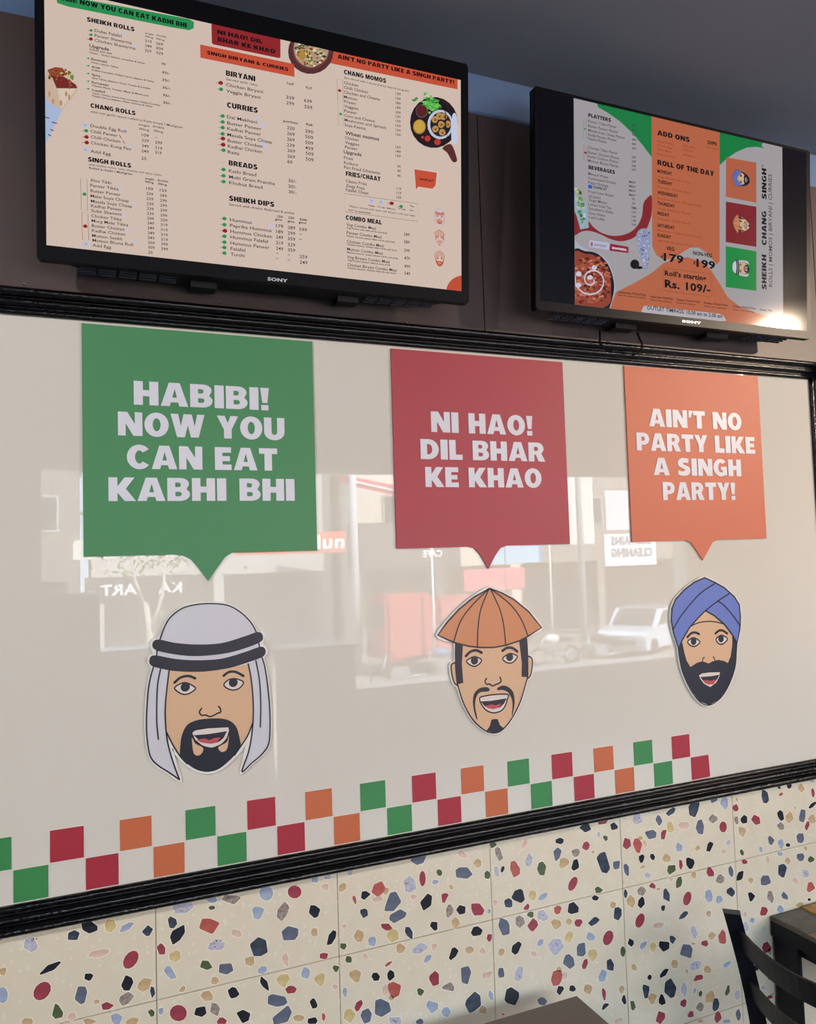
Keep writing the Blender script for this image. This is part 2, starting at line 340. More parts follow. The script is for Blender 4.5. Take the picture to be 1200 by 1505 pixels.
for k, c in CH.items(): CM[k] = mat('stone_'+{'K': 'black', 'D': 'slate', 'S': 'blue_grey', 'B': 'pale_blue', 'L': 'lavender', 'R': 'crimson', 'C': 'coral', 'G': 'green', 'T': 'tan', 'O': 'ochre', 'P': 'pink', 'M': 'marble'}[k], c, .22, noise=.5 if k in 'MD' else .22, scale=130 if k in 'ML' else 45)
m_halo = mat('chip_edge', (238, 231, 212), .3)
CHIPS = [
 (0, 1260, .2, '''L 370 500 80 50|T 255 525 45 25|T 75 552 40 25|K 650 510 140 95 35|D 540 572 95 75|O 812 498 85 95|B 930 510 120 45 -35|D 1088 540 85 70 -20|L 230 640 95 120|P 735 705 150 60 -15|R 962 752 150 95 -55 e|K 375 810 165 50 -32|K 652 878 60 60|R 310 982 155 110 -50 e|S 600 1003 90 135|K 937 925 85 110|T 1060 937 130 80 -35|D 1122 995 42 90|M 925 1040 115 75 -30|R 785 1090 90 60 -10|T 710 1062 45 35|G 425 1138 75 110 -10|P 530 1168 75 50 -25|T 205 1205 80 50|T 20 838 60 60|B 20 1012 75 120 0 e|T 655 1208 90 45|B 855 1185 80 85|T 975 1205 95 55|G 1112 1142 55 60|T -2 595 40 40'''),
 (220, 1260, .24167, '''L 198 293 125 95 -10|B 375 255 70 45|G 380 308 42 30|M 497 255 105 65 -15|B 710 218 85 90 0 e|R 882 210 85 80 0 e|B 1005 135 45 48|L 1078 105 60 60|P 1068 180 42 55|T 1175 183 42 60 35|D 135 397 62 72|K 167 472 130 65 -48|C 367 415 120 90|B 658 335 70 80|M 810 328 65 105 20|K 1003 330 65 80 -30|S 855 458 112 88|T 1003 455 45 52|K 1108 487 50 95 25|P 530 462 80 50 25|L 410 530 115 70 -25|D 672 545 112 115|R 70 557 48 68 -20|O 152 600 75 68|T 608 630 62 55 -40|G 342 657 78 62 -10|S 462 675 100 75 -20|B 686 685 65 45|R 1058 600 60 38|P 827 622 42 85|B 122 700 95 50 55|T 397 752 45 45|T 200 800 50 30 -60|T 350 842 70 68|K 513 823 70 65|K 700 770 90 38 65|O 817 748 78 90|R 857 803 70 50|B 950 705 55 72|O 1035 742 65 88|G 1133 675 40 46|P 1128 790 35 35|B 1188 820 30 55|S 778 873 118 78|S 812 960 150 90 -48|K 1000 888 45 60|R 175 947 105 100 0 e|K 310 935 80 65|M 398 922 60 80|K 570 968 80 90|R 438 995 55 45|T 910 975 65 45|C 1058 970 25 55|K 992 995 60 45|B 68 933 35 45'''),
 (490, 1200, .20833, '''L 115 385 55 70|G 372 317 50 28|S 600 290 105 90|L 975 200 65 45|P 912 268 80 50 30|T 1020 330 52 58|S 918 400 115 82|G 748 395 42 45|R 630 438 45 110 0 e|B 722 463 45 35 -30|G 1087 412 46 58|L 537 480 85 115|T 832 498 28 38|C 150 585 22 68 -15|P 565 568 45 38|K 228 555 65 62|C 322 510 115 90 -35|T 375 527 32 55 25|P 313 583 80 50 -20|S 420 605 105 150 35|D 217 680 48 65|S 455 705 125 80 -20|K 658 600 70 125 25|R 785 575 55 75 15|M 820 667 55 85|K 900 660 72 68|R 1017 655 88 100|B 1100 668 26 40|R 372 777 75 55 20|K 715 768 66 66|T 865 752 60 72|T 183 842 68 98|O 420 838 85 90|B 273 882 60 78|D 535 817 45 98 -25|P 77 780 35 42|G 72 915 48 55|G 108 1010 48 52|P 228 990 42 50|T 478 930 65 65|L 605 935 120 75 -25|P 712 922 50 55|B 665 1003 70 38 -50|K 848 967 55 100 35|T 962 942 50 62 35|P 1055 950 40 50|K 1010 810 78 70|R 1103 850 35 72|C 390 1040 65 22 -35'''),
 (490, 1340, .20833, '''T 155 452 88 80|K 298 460 60 55 -25|K 405 447 52 78|C 435 545 92 118|P 368 553 52 80|T 408 608 42 32|R 717 468 78 98|M 815 528 88 72|S 938 445 78 130|P 1088 445 80 45 -25|S 1185 430 45 90|G 612 565 48 55|B 102 568 78 65|R 183 660 45 95 30|S 340 678 130 135|O 112 728 88 100|S 235 735 78 120|B 697 672 78 105|B 798 708 70 75|D 990 642 95 135 20|T 1055 690 52 68|B 1113 592 33 72|L 440 765 95 60|S 610 775 60 40|P 10 535 40 50|G 15 398 48 55'''),
 (710, 1170, .18333, '''G 80 388 50 58|M 128 460 58 118|L 110 603 40 85|K 160 587 28 55 15|P 333 382 40 100 30|L 370 510 60 115|G 472 582 70 115|C 258 583 78 135|T 497 275 45 45|K 618 360 65 50|K 822 253 90 85|R 962 200 88 52 -18|T 1045 155 65 40|K 1053 245 62 60|L 930 308 25 50|G 983 335 35 52|R 828 400 62 66|T 885 447 28 28|S 597 462 60 110 15|M 745 455 68 72 30|T 652 535 78 95 35|K 740 555 58 92 15|D 970 535 105 190|S 1073 548 58 75 15|R 722 703 62 125 25 e|K 283 800 100 105|O 397 795 60 82|B 483 807 95 40 -42|D 205 857 65 70|P 98 855 35 60|G 925 753 65 58|K 903 818 52 42|R 352 893 42 60 25|G 383 950 55 55|L 477 960 90 95|M 297 1005 80 100|R 403 1035 78 98|S 170 1052 85 140|C 600 910 62 65|K 725 897 98 90|T 588 1022 78 85|T 690 1008 48 55|R 768 1013 62 68|D 893 1003 95 55 -30|T 1045 872 45 60|D 1078 942 62 115'''),
 (710, 1320, .18333, '''O 693 310 60 88 20|B 865 310 62 78|R 1005 318 78 125 20 e|S 785 418 80 125 15|B 462 358 70 40 -55|L 583 390 125 130|O 882 455 78 100|K 270 402 65 105 30|T 147 430 50 65 25|P 410 450 50 52|S 695 512 95 120|R 822 525 40 95 20|D 1020 543 62 120|G 1123 427 40 92|S 147 602 60 105|L 290 605 65 120|P 655 625 45 80|C 592 637 88 125|T 612 568 38 38|B 960 622 62 98|K 622 740 52 80|K 720 723 55 52 -30|T 848 730 75 80|R 972 765 30 98|T 1113 733 45 65|K 1135 815 38 75|K 980 865 75 30 -42|K 232 790 120 128|S 475 828 75 60|B 68 780 38 85|P 1085 985 80 40 -30|C 162 930 25 15'''),
 (900, 1130, .16667, '''L 222 430 105 110|T 118 388 35 25|T 320 372 50 30|D 518 377 105 48 -40|D 722 340 90 170|S 897 262 62 80|B 990 300 62 115|K 1155 190 90 35|T 1100 270 20 35|R 1087 345 52 65|S 412 458 55 90|O 513 512 75 105|P 630 500 105 60 -10|R 455 578 48 95 20|S 340 575 95 100|M 893 438 75 75|R 980 512 66 98 0 e|S 777 515 72 135|K 1165 447 62 72|M 1097 452 38 82|T 1147 552 62 100 -20|R 132 652 72 100|C 230 675 80 125|P 290 660 40 85|T 250 608 38 38|B 592 690 60 105|K 865 680 58 105 25|T 757 700 42 58|L 1028 650 35 62 25|P 985 733 45 45|G 1147 737 38 58|K 258 785 48 80|K 357 775 50 58|T 483 788 75 78|R 605 838 32 98|K 687 828 78 98|G 523 885 80 88|S 125 885 48 120|T 272 865 58 22 -35|L 315 940 48 62|R 1168 817 52 45|G 590 998 52 100|T 722 937 48 58|P 522 972 48 40|R 867 910 66 92|M 953 972 75 78|S 1050 905 45 95|K 1128 943 55 105 20|R 357 1030 60 62|T 407 1060 32 30|M 260 1073 72 82 15|D 120 1103 32 85|D 480 1115 65 120|B 850 1118 75 110|B 943 1155 62 75|D 1048 1085 66 78'''),
 (900, 1300, .175, '''T 160 140 80 100|K 245 152 55 98|T 12 175 40 55|R 632 117 66 122 15 e|K 430 198 38 50|D 598 260 100 38 -42|T 812 245 45 62|R 235 302 72 128 20 e|P 388 345 98 55 -10|L 690 395 48 105|T 840 432 62 68|R 780 492 55 62|C 928 440 65 125|T 683 497 35 32|D 508 460 55 65|K 443 512 85 105|S 625 565 100 140|O 343 525 52 85|B 260 512 85 40 -45|K 157 490 52 70|T 525 665 62 82 8|L 705 678 110 75 -20|T 803 715 62 72|B 965 670 75 40 -40|T 185 692 45 68|K 435 745 100 40 -45|K 315 778 35 50|R 723 783 88 50 -20|D 490 880 100 165|D 285 890 60 120|L 605 880 48 105|B 693 895 22 50|G 743 918 32 52|T 335 960 78 105 30|T 820 945 72 105 25|K 420 970 55 95|G 967 893 40 92|L 1052 930 45 80|R 600 998 55 70|M 740 1028 60 78|D 870 1010 55 112|R 405 1118 80 125 20|R 663 1093 55 62|R 888 1112 62 90|S 1062 1090 42 98|B 965 1150 70 40|G 173 1012 42 98|P 50 1140 90 40 -30|T 745 1148 50 40|T 628 730 20 40'''),
 (1060, 1120, .15945, '''R 323 530 85 105|D 408 318 70 128|K 540 218 42 75|K 628 215 48 52|T 742 238 66 80|R 850 285 28 92|C 555 297 50 25 -35|K 553 490 55 98|T 632 507 72 100|M 552 590 65 78|S 750 500 58 138|T 843 525 70 95|R 795 585 42 85|S 462 718 62 82|B 552 753 60 95|K 620 765 48 38|S 735 700 70 105|K 845 395 85 35 -38|T 685 422 14 30|B 370 805 32 60|B 548 847 55 48|P 432 908 30 90|T 615 912 48 65|T 783 795 32 45|S 735 870 78 80|G 830 895 58 65|D 567 1000 92 128|L 785 1028 75 75|S 413 1092 98 98|T 275 1090 42 60|P 687 1095 55 60|C 822 1155 88 95|K 282 1237 68 88|M 457 1243 55 118|S 590 1235 58 85|K 815 1267 32 28|T 728 1318 75 50|R 397 1377 70 98|B 548 1357 65 70|P 225 1410 30 65|B 290 1460 50 50|B 838 160 45 60'''),
 (980, 1280, .18333, '''L 635 445 50 85|R 800 615 75 95|T 830 645 30 60|K 725 765 40 70|R 835 850 40 50|L 775 935 40 45|G 775 1115 40 50|R 830 1012 40 30'''),
]
rnd = random.Random(7); seen = []
for ox, oy, sc, txt in CHIPS:
    for it in txt.split('|'):
        q = it.split(); k = q[0]; x, y, w, h = map(float, q[1:5]); ang = R_(float(q[5])) if len(q) > 5 else rnd.uniform(-.25, .25); ell = len(q) > 6
        cx, cy = ox+x*sc, oy+y*sc
        if any(abs(cx-a)+abs(cy-b) < 7 for a, b in seen): continue
        seen.append((cx, cy)); w *= sc; h *= sc; n = 12 if ell else rnd.choice((5, 6, 6, 7)); ph = rnd.random()*6.28; P = []
        for i in range(n):
            t = ph+2*math.pi*(i+(0 if ell else rnd.uniform(-.34, .34)))/n; r = 1.0 if ell else rnd.uniform(.92, 1.24)
            X, Y = w/2*r*math.cos(t), h/2*r*math.sin(t); P.append((cx+X*math.cos(ang)-Y*math.sin(ang), cy+X*math.sin(ang)+Y*math.cos(ang)))
        if not ell:      # soften corners
            P = [tuple(P[i][d]*(1-f)+P[(i+1) % n][d]*f for d in (0, 1)) for i in range(n) for f in (.1, .9)]
        P = [W(*p) for p in P]; a, b = W(cx, cy)
        i = int((a-xs[0])/TP); j = 0 if b > tz0 else 1 if b > tz0-TP else 2
        if (i, j) not in tiles: continue
        cv = Canvas(WALL); cv.poly(inflate(P, .0016), m_halo, .0001); cv.poly(P, CM[k], .0004, base=0)
        if k == 'L' and w > 10:
            for _ in range(6):
                u, v = a+rnd.uniform(-.3, .3)*w*.0017, b+rnd.uniform(-.3, .3)*h*.0017; cv.disc((u, v), rnd.uniform(.0008, .0018), CM[rnd.choice('MDR')], .0006, 6)
        cv.make('stone_chip', tiles[i, j])

# black moulded frame ------------------------------------------------------------
m_trim = mat('black_gloss_moulding', (6, 6, 9), .17, bump=.9, bscale=80, spec=.55)
PROF = [(0, 0), (0, .007), (.003, .011), (.009, .012), (.013, .008), (.0155, .0075), (.018, .013), (.023, .018), (.029, .018), (.032, .013), (.0345, .0125), (.037, .02), (.042, .026), (.049, .027), (.0535, .022), (.0555, .014), (.0555, 0)]
prof = []
for i in range(len(PROF)-1):
    for f in (0, .5): prof.append((PROF[i][0]*(1-f)+PROF[i+1][0]*f, PROF[i][1]*(1-f)+PROF[i+1][1]*f))
prof.append(PROF[-1])
def trim(name, side):
    n = 60; V = []; F = []; k = len(prof)
    for i in range(n+1):
        t = i/n
        for d, h in prof:
            if side in 'tb':
                x = (X_P0-d)+(X_P1-X_P0+2*d)*t; z = Z_P1+d if side == 't' else Z_P0-d
            else:
                z = (Z_P0-d)+(Z_P1-Z_P0+2*d)*t; x = X_P1+d if side == 'r' else X_P0-d
            V.append((x, .0005-h, z))
    for i in range(n):
        for j in range(k-1): F.append((i*k+j, i*k+j+1, (i+1)*k+j+1, (i+1)*k+j))
    F.append(tuple(range(k))); F.append(tuple(range(n*k, n*k+k)))
    o = link(name, V, F, m_trim, None, None, True); o['kind'] = 'structure'; return o
trim('trim_1', 't'); trim('trim_2', 'b'); trim('trim_3', 'r'); trim('trim_4', 'l')

# ------------------------------------------------------------------ glass picture panel
m_glass = mat('back_painted_cream_glass', (217, 213, 202), 0.0, spec=.5, ior=1.5)
panel = empty('glass_panel', (.5, 0, Z_P0), 'glossy cream back-painted glass panel in black moulded frame, mirroring the street', 'panel')
MB().box((X_P0-.004, -.0005, Z_P0-.004), (X_P1+.004, .0105, Z_P1+.004)).make('glass_sheet', m_glass, panel)
VG, VR, VO = (62, 138, 80), (168, 48, 62), (198, 108, 68)
vm = {'g': mat('green_vinyl', VG, .35), 'r': mat('red_vinyl', VR, .35), 'o': mat('orange_vinyl', VO, .35)}
seq = 'ggrrooggrrooggrrooggrrooggrr'
u = .066; gp = .0033
for c in range(-1, 27):
    k = seq[(c+28+1) % 28] if False else None
for c in range(-1, 27):
    # columns: lower squares on even numbers, upper squares on odd ones
    col = 'ggrroo'[((c+1) % 6)]
    z0 = 1.18+(u if c % 2 else 0)-.0002; x0 = c*u; dx = 0
    if c == 26: dx = .001
    cv = Canvas(WALL); Q = [(x0, z0), (x0+u-gp, z0), (x0+u-gp, z0+u-gp), (x0, z0+u-gp)]
    if c == 26: Q = [(x0, z0), (x0+u-gp+.003, z0+.001), (x0+u-gp, z0+u-gp), (x0, z0+u-gp)]
    cv.poly(inflate(Q, .0012), mat('white_edge', (226, 223, 216), .4), .0008); cv.poly(Q, vm[col], .0022, base=.0006)
    cv.make('checker_square', panel)
# ------------------------------------------------------------------ speech-bubble signs
m_letter = mat('pale_grey_acrylic', (218, 220, 230), .4)
def crop(ox, oy, sc): return lambda p: (ox+p[0]*sc, oy+p[1]*sc)
def sign(name, col, x0, x1, cropf, TL, TR, BR, BL, ptr, lines, label, rough=.5):
    wp = lambda p: W(*cropf(p)); zt = (wp(TL)[1]+wp(TR)[1])/2; zb = (wp(BL)[1]+wp(BR)[1])/2
    root = empty(name, ((x0+x1)/2, 0, zb), label, 'sign', 'speech-bubble signs on the glass panel')
    tip = [wp(p) for p in ptr]; pts = [(x0, zt), (x1, zt), (x1, zb)]+[(a, zb if i in (0, len(tip)-1) else b) for i, (a, b) in enumerate(tip)][::-1]+[(x0, zb)]
    cv = Canvas(WALL); cv.poly(pts, mat('sign_face_%d'%col[0], col, rough), .0052, base=.001); cv.make('board', root)
    for x, y, x2, y2, cap, t in lines:
        a = wp((x, y)); b = wp((x2, y2)); c = wp((x, y-cap)); L, tot = layout(t, .075, .42); w = b[0]-a[0]; s = w/tot; k = c[1]-a[1]; z = (a[1]+b[1])/2
        for ch, xx in L:
            cv = Canvas(WALL)
            for g in ([ch, '!2'] if ch == '!' else [ch]):
                T = lambda q: [(a[0]+(p[0]+xx)*s, z+p[1]*k) for p in q]
                cv.poly(T(GL[g][1]), m_letter, .0066, [T(h) for h in GL[g][2]], base=.0052)
            cv.make('letter', root)
sign('speech_bubble_sign', (72, 140, 92), .1327, .6353, crop(100, 460, .31667), (62, 47), (1130, 137), (1158, 1100), (76, 1135),
     [(490, 1123), (535, 1127), (568, 1142), (600, 1178), (650, 1243), (700, 1172), (728, 1133), (760, 1117)],
     [(305, 427, 932, 455, 110, 'HABIBI!'), (232, 572, 1003, 590, 110, 'NOW YOU'), (273, 722, 970, 735, 110, 'CAN EAT'), (188, 873, 1050, 873, 110, 'KABHI BHI')],
     'large green speech-bubble board lettered HABIBI! NOW YOU CAN EAT KABHI BHI')
sign('speech_bubble_sign', (172, 68, 78), .835, 1.3356, crop(560, 500, .24167), (58, 57), (1102, 133), (1142, 1240), (96, 1267),
     [(525, 1255), (565, 1265), (600, 1305), (650, 1390), (692, 1308), (722, 1265), (760, 1250)],
     [(302, 565, 918, 578, 125, 'NI HAO!'), (238, 727, 992, 738, 122, 'DIL BHAR'), (267, 895, 972, 897, 122, 'KE KHAO')],
     'red speech-bubble board lettered NI HAO! DIL BHAR KE KHAO, middle of the three')
sign('speech_bubble_sign', (206, 112, 80), 1.5418, 2.046, crop(900, 520, .20601), (75, 90), (1038, 162), (1097, 1318), (135, 1342),
     [(515, 1335), (553, 1343), (590, 1395), (640, 1473), (682, 1395), (710, 1345), (745, 1330)],
     [(255, 523, 915, 545, 127, "AIN'T NO"), (168, 693, 1013, 713, 127, 'PARTY LIKE'), (288, 868, 912, 875, 125, 'A SINGH'), (355, 1045, 872, 1043, 128, 'PARTY!')],
     "orange speech-bubble board lettered AIN'T NO PARTY LIKE A SINGH PARTY!, nearest the right frame")

# ------------------------------------------------------------------ cartoon heads
NAVY, SKIN, WHT, GREY = (24, 28, 44), (216, 178, 142), (222, 212, 205), (205, 206, 213)
def eye(c, px_, py_, w_): return c
F1 = dict(crop=(190, 870, .19263), lw=8, sil=[(232, 358), (290, 220), (390, 130), (510, 95), (640, 88), (760, 105), (860, 165), (930, 240), (965, 303), (1005, 312), (1018, 345), (1000, 400), (1030, 425), (1038, 460), (1012, 500), (1030, 570), (1050, 700), (1065, 850), (1070, 1000), (1060, 1150), (1010, 1230), (930, 1300), (853, 1367), (872, 1290), (892, 1190), (885, 1150), (820, 1225), (740, 1303), (670, 1352), (590, 1370), (510, 1352), (430, 1300), (370, 1240), (325, 1175), (322, 1215), (350, 1330), (382, 1428), (300, 1372), (215, 1318), (165, 1262), (145, 1190), (132, 1080), (130, 960), (135, 850), (143, 750), (160, 650), (180, 575), (150, 530), (160, 495), (200, 478), (172, 410), (185, 368)],
 items=[
 ('face', 'f', SKIN, [(300, 590), (510, 604), (700, 590), (905, 545), (925, 650), (940, 800), (942, 980), (900, 1090), (845, 1175), (780, 1260), (600, 1350), (385, 1250), (330, 1160), (290, 1080), (274, 950), (278, 780)], 0),
 ('headscarf', 'fs', GREY, [(232, 362), (290, 220), (390, 130), (510, 95), (640, 88), (760, 105), (860, 165), (930, 240), (968, 312), (880, 345), (700, 392), (510, 402), (340, 384)], 1),
 ('headscarf', 'f', GREY, [(205, 440), (450, 480), (600, 480), (760, 458), (990, 385), (990, 425), (800, 490), (600, 522), (450, 522), (210, 485)], 1),
 ('headscarf', 'f', GREY, [(185, 565), (160, 650), (143, 750), (135, 850), (130, 960), (132, 1080), (145, 1190), (165, 1260), (215, 1315), (300, 1370), (380, 1425), (345, 1330), (310, 1220), (287, 1120), (275, 1000), (272, 900), (280, 780), (302, 595)], 1),
 ('headscarf', 'f', GREY, [(903, 545), (925, 650), (940, 800), (942, 950), (930, 1090), (905, 1220), (855, 1365), (930, 1300), (1010, 1230), (1060, 1150), (1070, 1000), (1065, 850), (1050, 700), (1030, 570), (1008, 490)], 1),
 ('beard', 'fs', NAVY, [(388, 1252), (388, 1160), (402, 1080), (440, 1010), (510, 975), (600, 962), (700, 962), (770, 982), (815, 1030), (838, 1110), (845, 1175), (800, 1240), (740, 1300), (670, 1350), (590, 1367), (510, 1350), (440, 1305)], 2),
 ('mouth', 'fs', SKIN, [(475, 1100), (500, 1150), (560, 1185), (548, 1228), (515, 1243), (486, 1215)], 3),
 ('mouth', 'fs', SKIN, [(757, 1085), (740, 1140), (678, 1178), (690, 1208), (715, 1215), (745, 1185)], 3),
 ('mouth', 'f', WHT, [(478, 1070), (500, 1052), (600, 1036), (752, 1028), (757, 1050), (742, 1110), (700, 1155), (630, 1183), (560, 1170), (500, 1120)], 4),
 ('mouth', 's8', NAVY, [(478, 1100), (505, 1135), (560, 1172), (630, 1186), (700, 1157), (742, 1112), (757, 1068)], 5),
 ('mouth', 'f', NAVY, [(488, 1088), (600, 1079), (742, 1057), (715, 1110), (680, 1138), (620, 1152), (545, 1140)], 5),
 ('mouth', 'f', (190, 78, 86), [(510, 1122), (570, 1112), (610, 1125), (650, 1107), (695, 1105), (670, 1135), (610, 1152), (545, 1143)], 6),
 ('eye', 'fs', WHT, [(343, 730), (380, 700), (425, 688), (470, 705), (503, 733), (460, 768), (415, 778), (375, 762)], 1),
 ('eye', 'd32', NAVY, [(425, 722)], 2), ('eye', 'c8', NAVY, [(343, 730), (380, 700), (425, 688), (470, 705), (503, 733), (460, 768), (415, 778), (375, 762)], 3),
 ('eye', 'fs', WHT, [(718, 705), (750, 670), (795, 658), (840, 668), (868, 688), (840, 728), (795, 745), (750, 735)], 1),
 ('eye', 'd32', NAVY, [(790, 688)], 2), ('eye', 'c8', NAVY, [(718, 705), (750, 670), (795, 658), (840, 668), (868, 688), (840, 728), (795, 745), (750, 735)], 3),
 ('eyebrow', 's15', NAVY, [(343, 688), (390, 650), (450, 638), (500, 656)], 1), ('eyebrow', 's15', NAVY, [(717, 636), (758, 608), (810, 608), (868, 638)], 1),
 ('nose', 's9', NAVY, [(550, 885), (533, 912), (550, 937), (580, 935), (612, 947), (645, 936), (670, 922), (694, 912), (690, 882), (678, 870)], 1),
 ('outline', 'sp8', NAVY, [(232, 362), (290, 220), (390, 130), (510, 95), (640, 88), (760, 105), (860, 165), (930, 240), (968, 312)], 4),
 ('outline', 'sp8', NAVY, [(210, 440), (207, 482)], 4), ('outline', 'sp8', NAVY, [(984, 388), (990, 425)], 4),
 ('outline', 'sp8', NAVY, [(185, 565), (160, 650), (143, 750), (135, 850), (130, 960), (132, 1080), (145, 1190), (165, 1260), (215, 1315), (300, 1370), (380, 1425)], 4),
 ('outline', 'sp8', NAVY, [(302, 595), (280, 780), (272, 900), (275, 1000), (287, 1120), (310, 1220), (345, 1330), (380, 1425)], 4),
 ('outline', 'sp8', NAVY, [(237, 585), (215, 700), (208, 850), (208, 980), (213, 1050), (220, 1118)], 4),
 ('outline', 'sp8', NAVY, [(903, 545), (925, 650), (940, 800), (942, 950), (930, 1090), (905, 1220), (855, 1365), (930, 1300), (1010, 1230), (1060, 1150), (1070, 1000), (1065, 850), (1050, 700), (1030, 570), (1008, 495)], 4),
 ('outline', 'sp8', NAVY, [(962, 522), (990, 680), (999, 850), (996, 1026)], 4),
 ('outline', 'sp8', NAVY, [(285, 1070), (330, 1160), (390, 1252), (440, 1305)], 4), ('outline', 'sp8', NAVY, [(940, 990), (900, 1090), (845, 1175), (800, 1240)], 4),
 ('head_ring', 'fs', NAVY, [(174, 405), (190, 368), (235, 362), (350, 386), (510, 398), (700, 388), (880, 335), (970, 304), (1005, 314), (1016, 345), (998, 378), (900, 420), (760, 460), (600, 482), (450, 485), (300, 466), (200, 440)], 5),
 ('head_ring', 'fs', NAVY, [(151, 522), (165, 488), (210, 482), (350, 508), (510, 518), (700, 506), (880, 455), (990, 416), (1026, 425), (1036, 455), (1012, 492), (900, 535), (760, 577), (600, 601), (480, 606), (330, 598), (200, 572), (160, 552)], 5)])
F2 = dict(crop=(620, 850, .16667), lw=8, sil=[(588, 86), (450, 163), (320, 268), (215, 382), (130, 498), (200, 540), (284, 570), (284, 738), (252, 752), (247, 790), (258, 870), (278, 925), (308, 950), (360, 1100), (440, 1240), (550, 1338), (640, 1358), (712, 1322), (792, 1222), (862, 1082), (907, 930), (922, 882), (945, 870), (958, 830), (968, 740), (957, 692), (927, 683), (922, 620), (912, 515), (980, 475), (1048, 432), (930, 288), (800, 183), (700, 128)],
 items=[
 ('face', 'f', SKIN, [(288, 560), (620, 590), (912, 510), (922, 650), (925, 800), (905, 930), (860, 1080), (790, 1220), (710, 1320), (640, 1355), (550, 1335), (440, 1240), (360, 1100), (310, 950), (290, 780)], 0),
 ('ear', 'fs', SKIN, [(290, 742), (255, 753), (250, 790), (262, 870), (280, 922), (308, 942)], 0), ('ear', 'fs', SKIN, [(922, 683), (955, 693), (966, 740), (955, 830), (940, 870), (918, 882)], 0),
 ('ear', 's8', NAVY, [(286, 742), (255, 755), (250, 790), (262, 870), (280, 922), (306, 940)], 2), ('ear', 's8', NAVY, [(925, 685), (955, 695), (966, 740), (955, 830), (940, 868), (918, 880)], 2),
 ('hair', 'f', NAVY, [(290, 560), (355, 570), (345, 750), (357, 918), (305, 932), (290, 780)], 1), ('hair', 'f', NAVY, [(846, 530), (908, 510), (924, 640), (925, 868), (870, 865), (872, 740)], 1),
 ('eyebrow', 's16', NAVY, [(380, 683), (420, 645), (470, 632), (518, 653)], 1), ('eyebrow', 's16', NAVY, [(702, 637), (742, 611), (790, 613), (832, 643)], 1),
 ('eye', 'fs', WHT, [(385, 728), (420, 700), (455, 688), (495, 700), (518, 722), (490, 758), (455, 773), (415, 760)], 1), ('eye', 'd29', NAVY, [(455, 722)], 2), ('eye', 'c8', NAVY, [(385, 728), (420, 700), (455, 688), (495, 700), (518, 722), (490, 758), (455, 773), (415, 760)], 3),
 ('eye', 'fs', WHT, [(703, 704), (740, 672), (770, 660), (810, 670), (832, 690), (800, 733), (765, 745), (730, 735)], 1), ('eye', 'd29', NAVY, [(765, 692)], 2), ('eye', 'c8', NAVY, [(703, 704), (740, 672), (770, 660), (810, 670), (832, 690), (800, 733), (765, 745), (730, 735)], 3),
 ('nose', 's9', NAVY, [(562, 880), (549, 905), (562, 930), (588, 929), (615, 945), (645, 932), (672, 922), (690, 902), (680, 868)], 1),
 ('moustache', 'fs', NAVY, [(588, 972), (560, 956), (500, 966), (455, 1010), (441, 1080), (452, 1170), (473, 1236), (481, 1230), (462, 1130), (470, 1050), (505, 1002), (575, 994)], 1),
 ('moustache', 'fs', NAVY, [(655, 966), (700, 942), (750, 953), (795, 998), (809, 1070), (805, 1130), (790, 1200), (784, 1195), (790, 1120), (783, 1060), (750, 1002), (700, 980), (665, 984)], 1),
 ('mouth', 'f', WHT, [(500, 1058), (520, 1040), (620, 1022), (748, 1020), (745, 1060), (725, 1120), (690, 1163), (625, 1182), (560, 1160), (515, 1105)], 1),
 ('mouth', 'c8', NAVY, [(500, 1058), (520, 1040), (620, 1022), (748, 1020), (745, 1060), (725, 1120), (690, 1163), (625, 1182), (560, 1160), (515, 1105)], 3),
 ('mouth', 'f', NAVY, [(508, 1082), (600, 1076), (740, 1054), (715, 1100), (680, 1135), (615, 1150), (550, 1127)], 2),
 ('mouth', 'f', (190, 78, 86), [(550, 1120), (600, 1108), (640, 1115), (690, 1100), (670, 1135), (620, 1150), (570, 1140)], 3),
 ('goatee', 'f', NAVY, [(605, 1242), (632, 1236), (660, 1238), (680, 1290), (720, 1322), (640, 1358), (560, 1340), (590, 1300)], 1),
 ('outline', 'sp8', NAVY, [(305, 932), (360, 1100), (440, 1240), (550, 1338), (640, 1357), (712, 1320), (790, 1220), (860, 1080), (905, 930), (922, 870)], 3),
 ('outline', 'sp8', NAVY, [(289, 570), (290, 780), (305, 932)], 3), ('outline', 'sp8', NAVY, [(912, 512), (922, 650), (924, 870)], 3),
 ('straw_hat', 'f', (204, 136, 92), [(588, 88), (450, 165), (320, 270), (215, 385), (132, 498), (270, 562), (400, 595), (500, 607), (620, 607), (730, 588), (850, 548), (920, 512), (1045, 432), (930, 290), (800, 185), (700, 130)], 4),
 ('straw_hat', 'cl9', NAVY, [(588, 88), (450, 165), (320, 270), (215, 385), (132, 498), (270, 562), (400, 595), (500, 607), (620, 607), (730, 588), (850, 548), (920, 512), (1045, 432), (930, 290), (800, 185), (700, 130)], 6),
 ('straw_hat', 'sp8', NAVY, [(580, 95), (510, 270), (485, 440), (480, 605)], 6), ('straw_hat', 'sp8', NAVY, [(572, 100), (430, 240), (330, 380), (270, 560)], 6),
 ('straw_hat', 'sp8', NAVY, [(596, 95), (680, 280), (715, 440), (728, 585)], 6), ('straw_hat', 'sp8', NAVY, [(604, 98), (760, 220), (860, 350), (925, 505)], 6)])
BLUE = (100, 120, 196)
TUR = [(502, 130), (400, 175), (300, 250), (210, 350), (175, 440), (168, 560), (190, 680), (238, 828), (275, 760), (350, 630), (430, 540), (510, 460), (600, 510), (700, 595), (780, 700), (830, 778), (855, 650), (862, 520), (850, 400), (800, 320), (700, 230), (600, 175)]
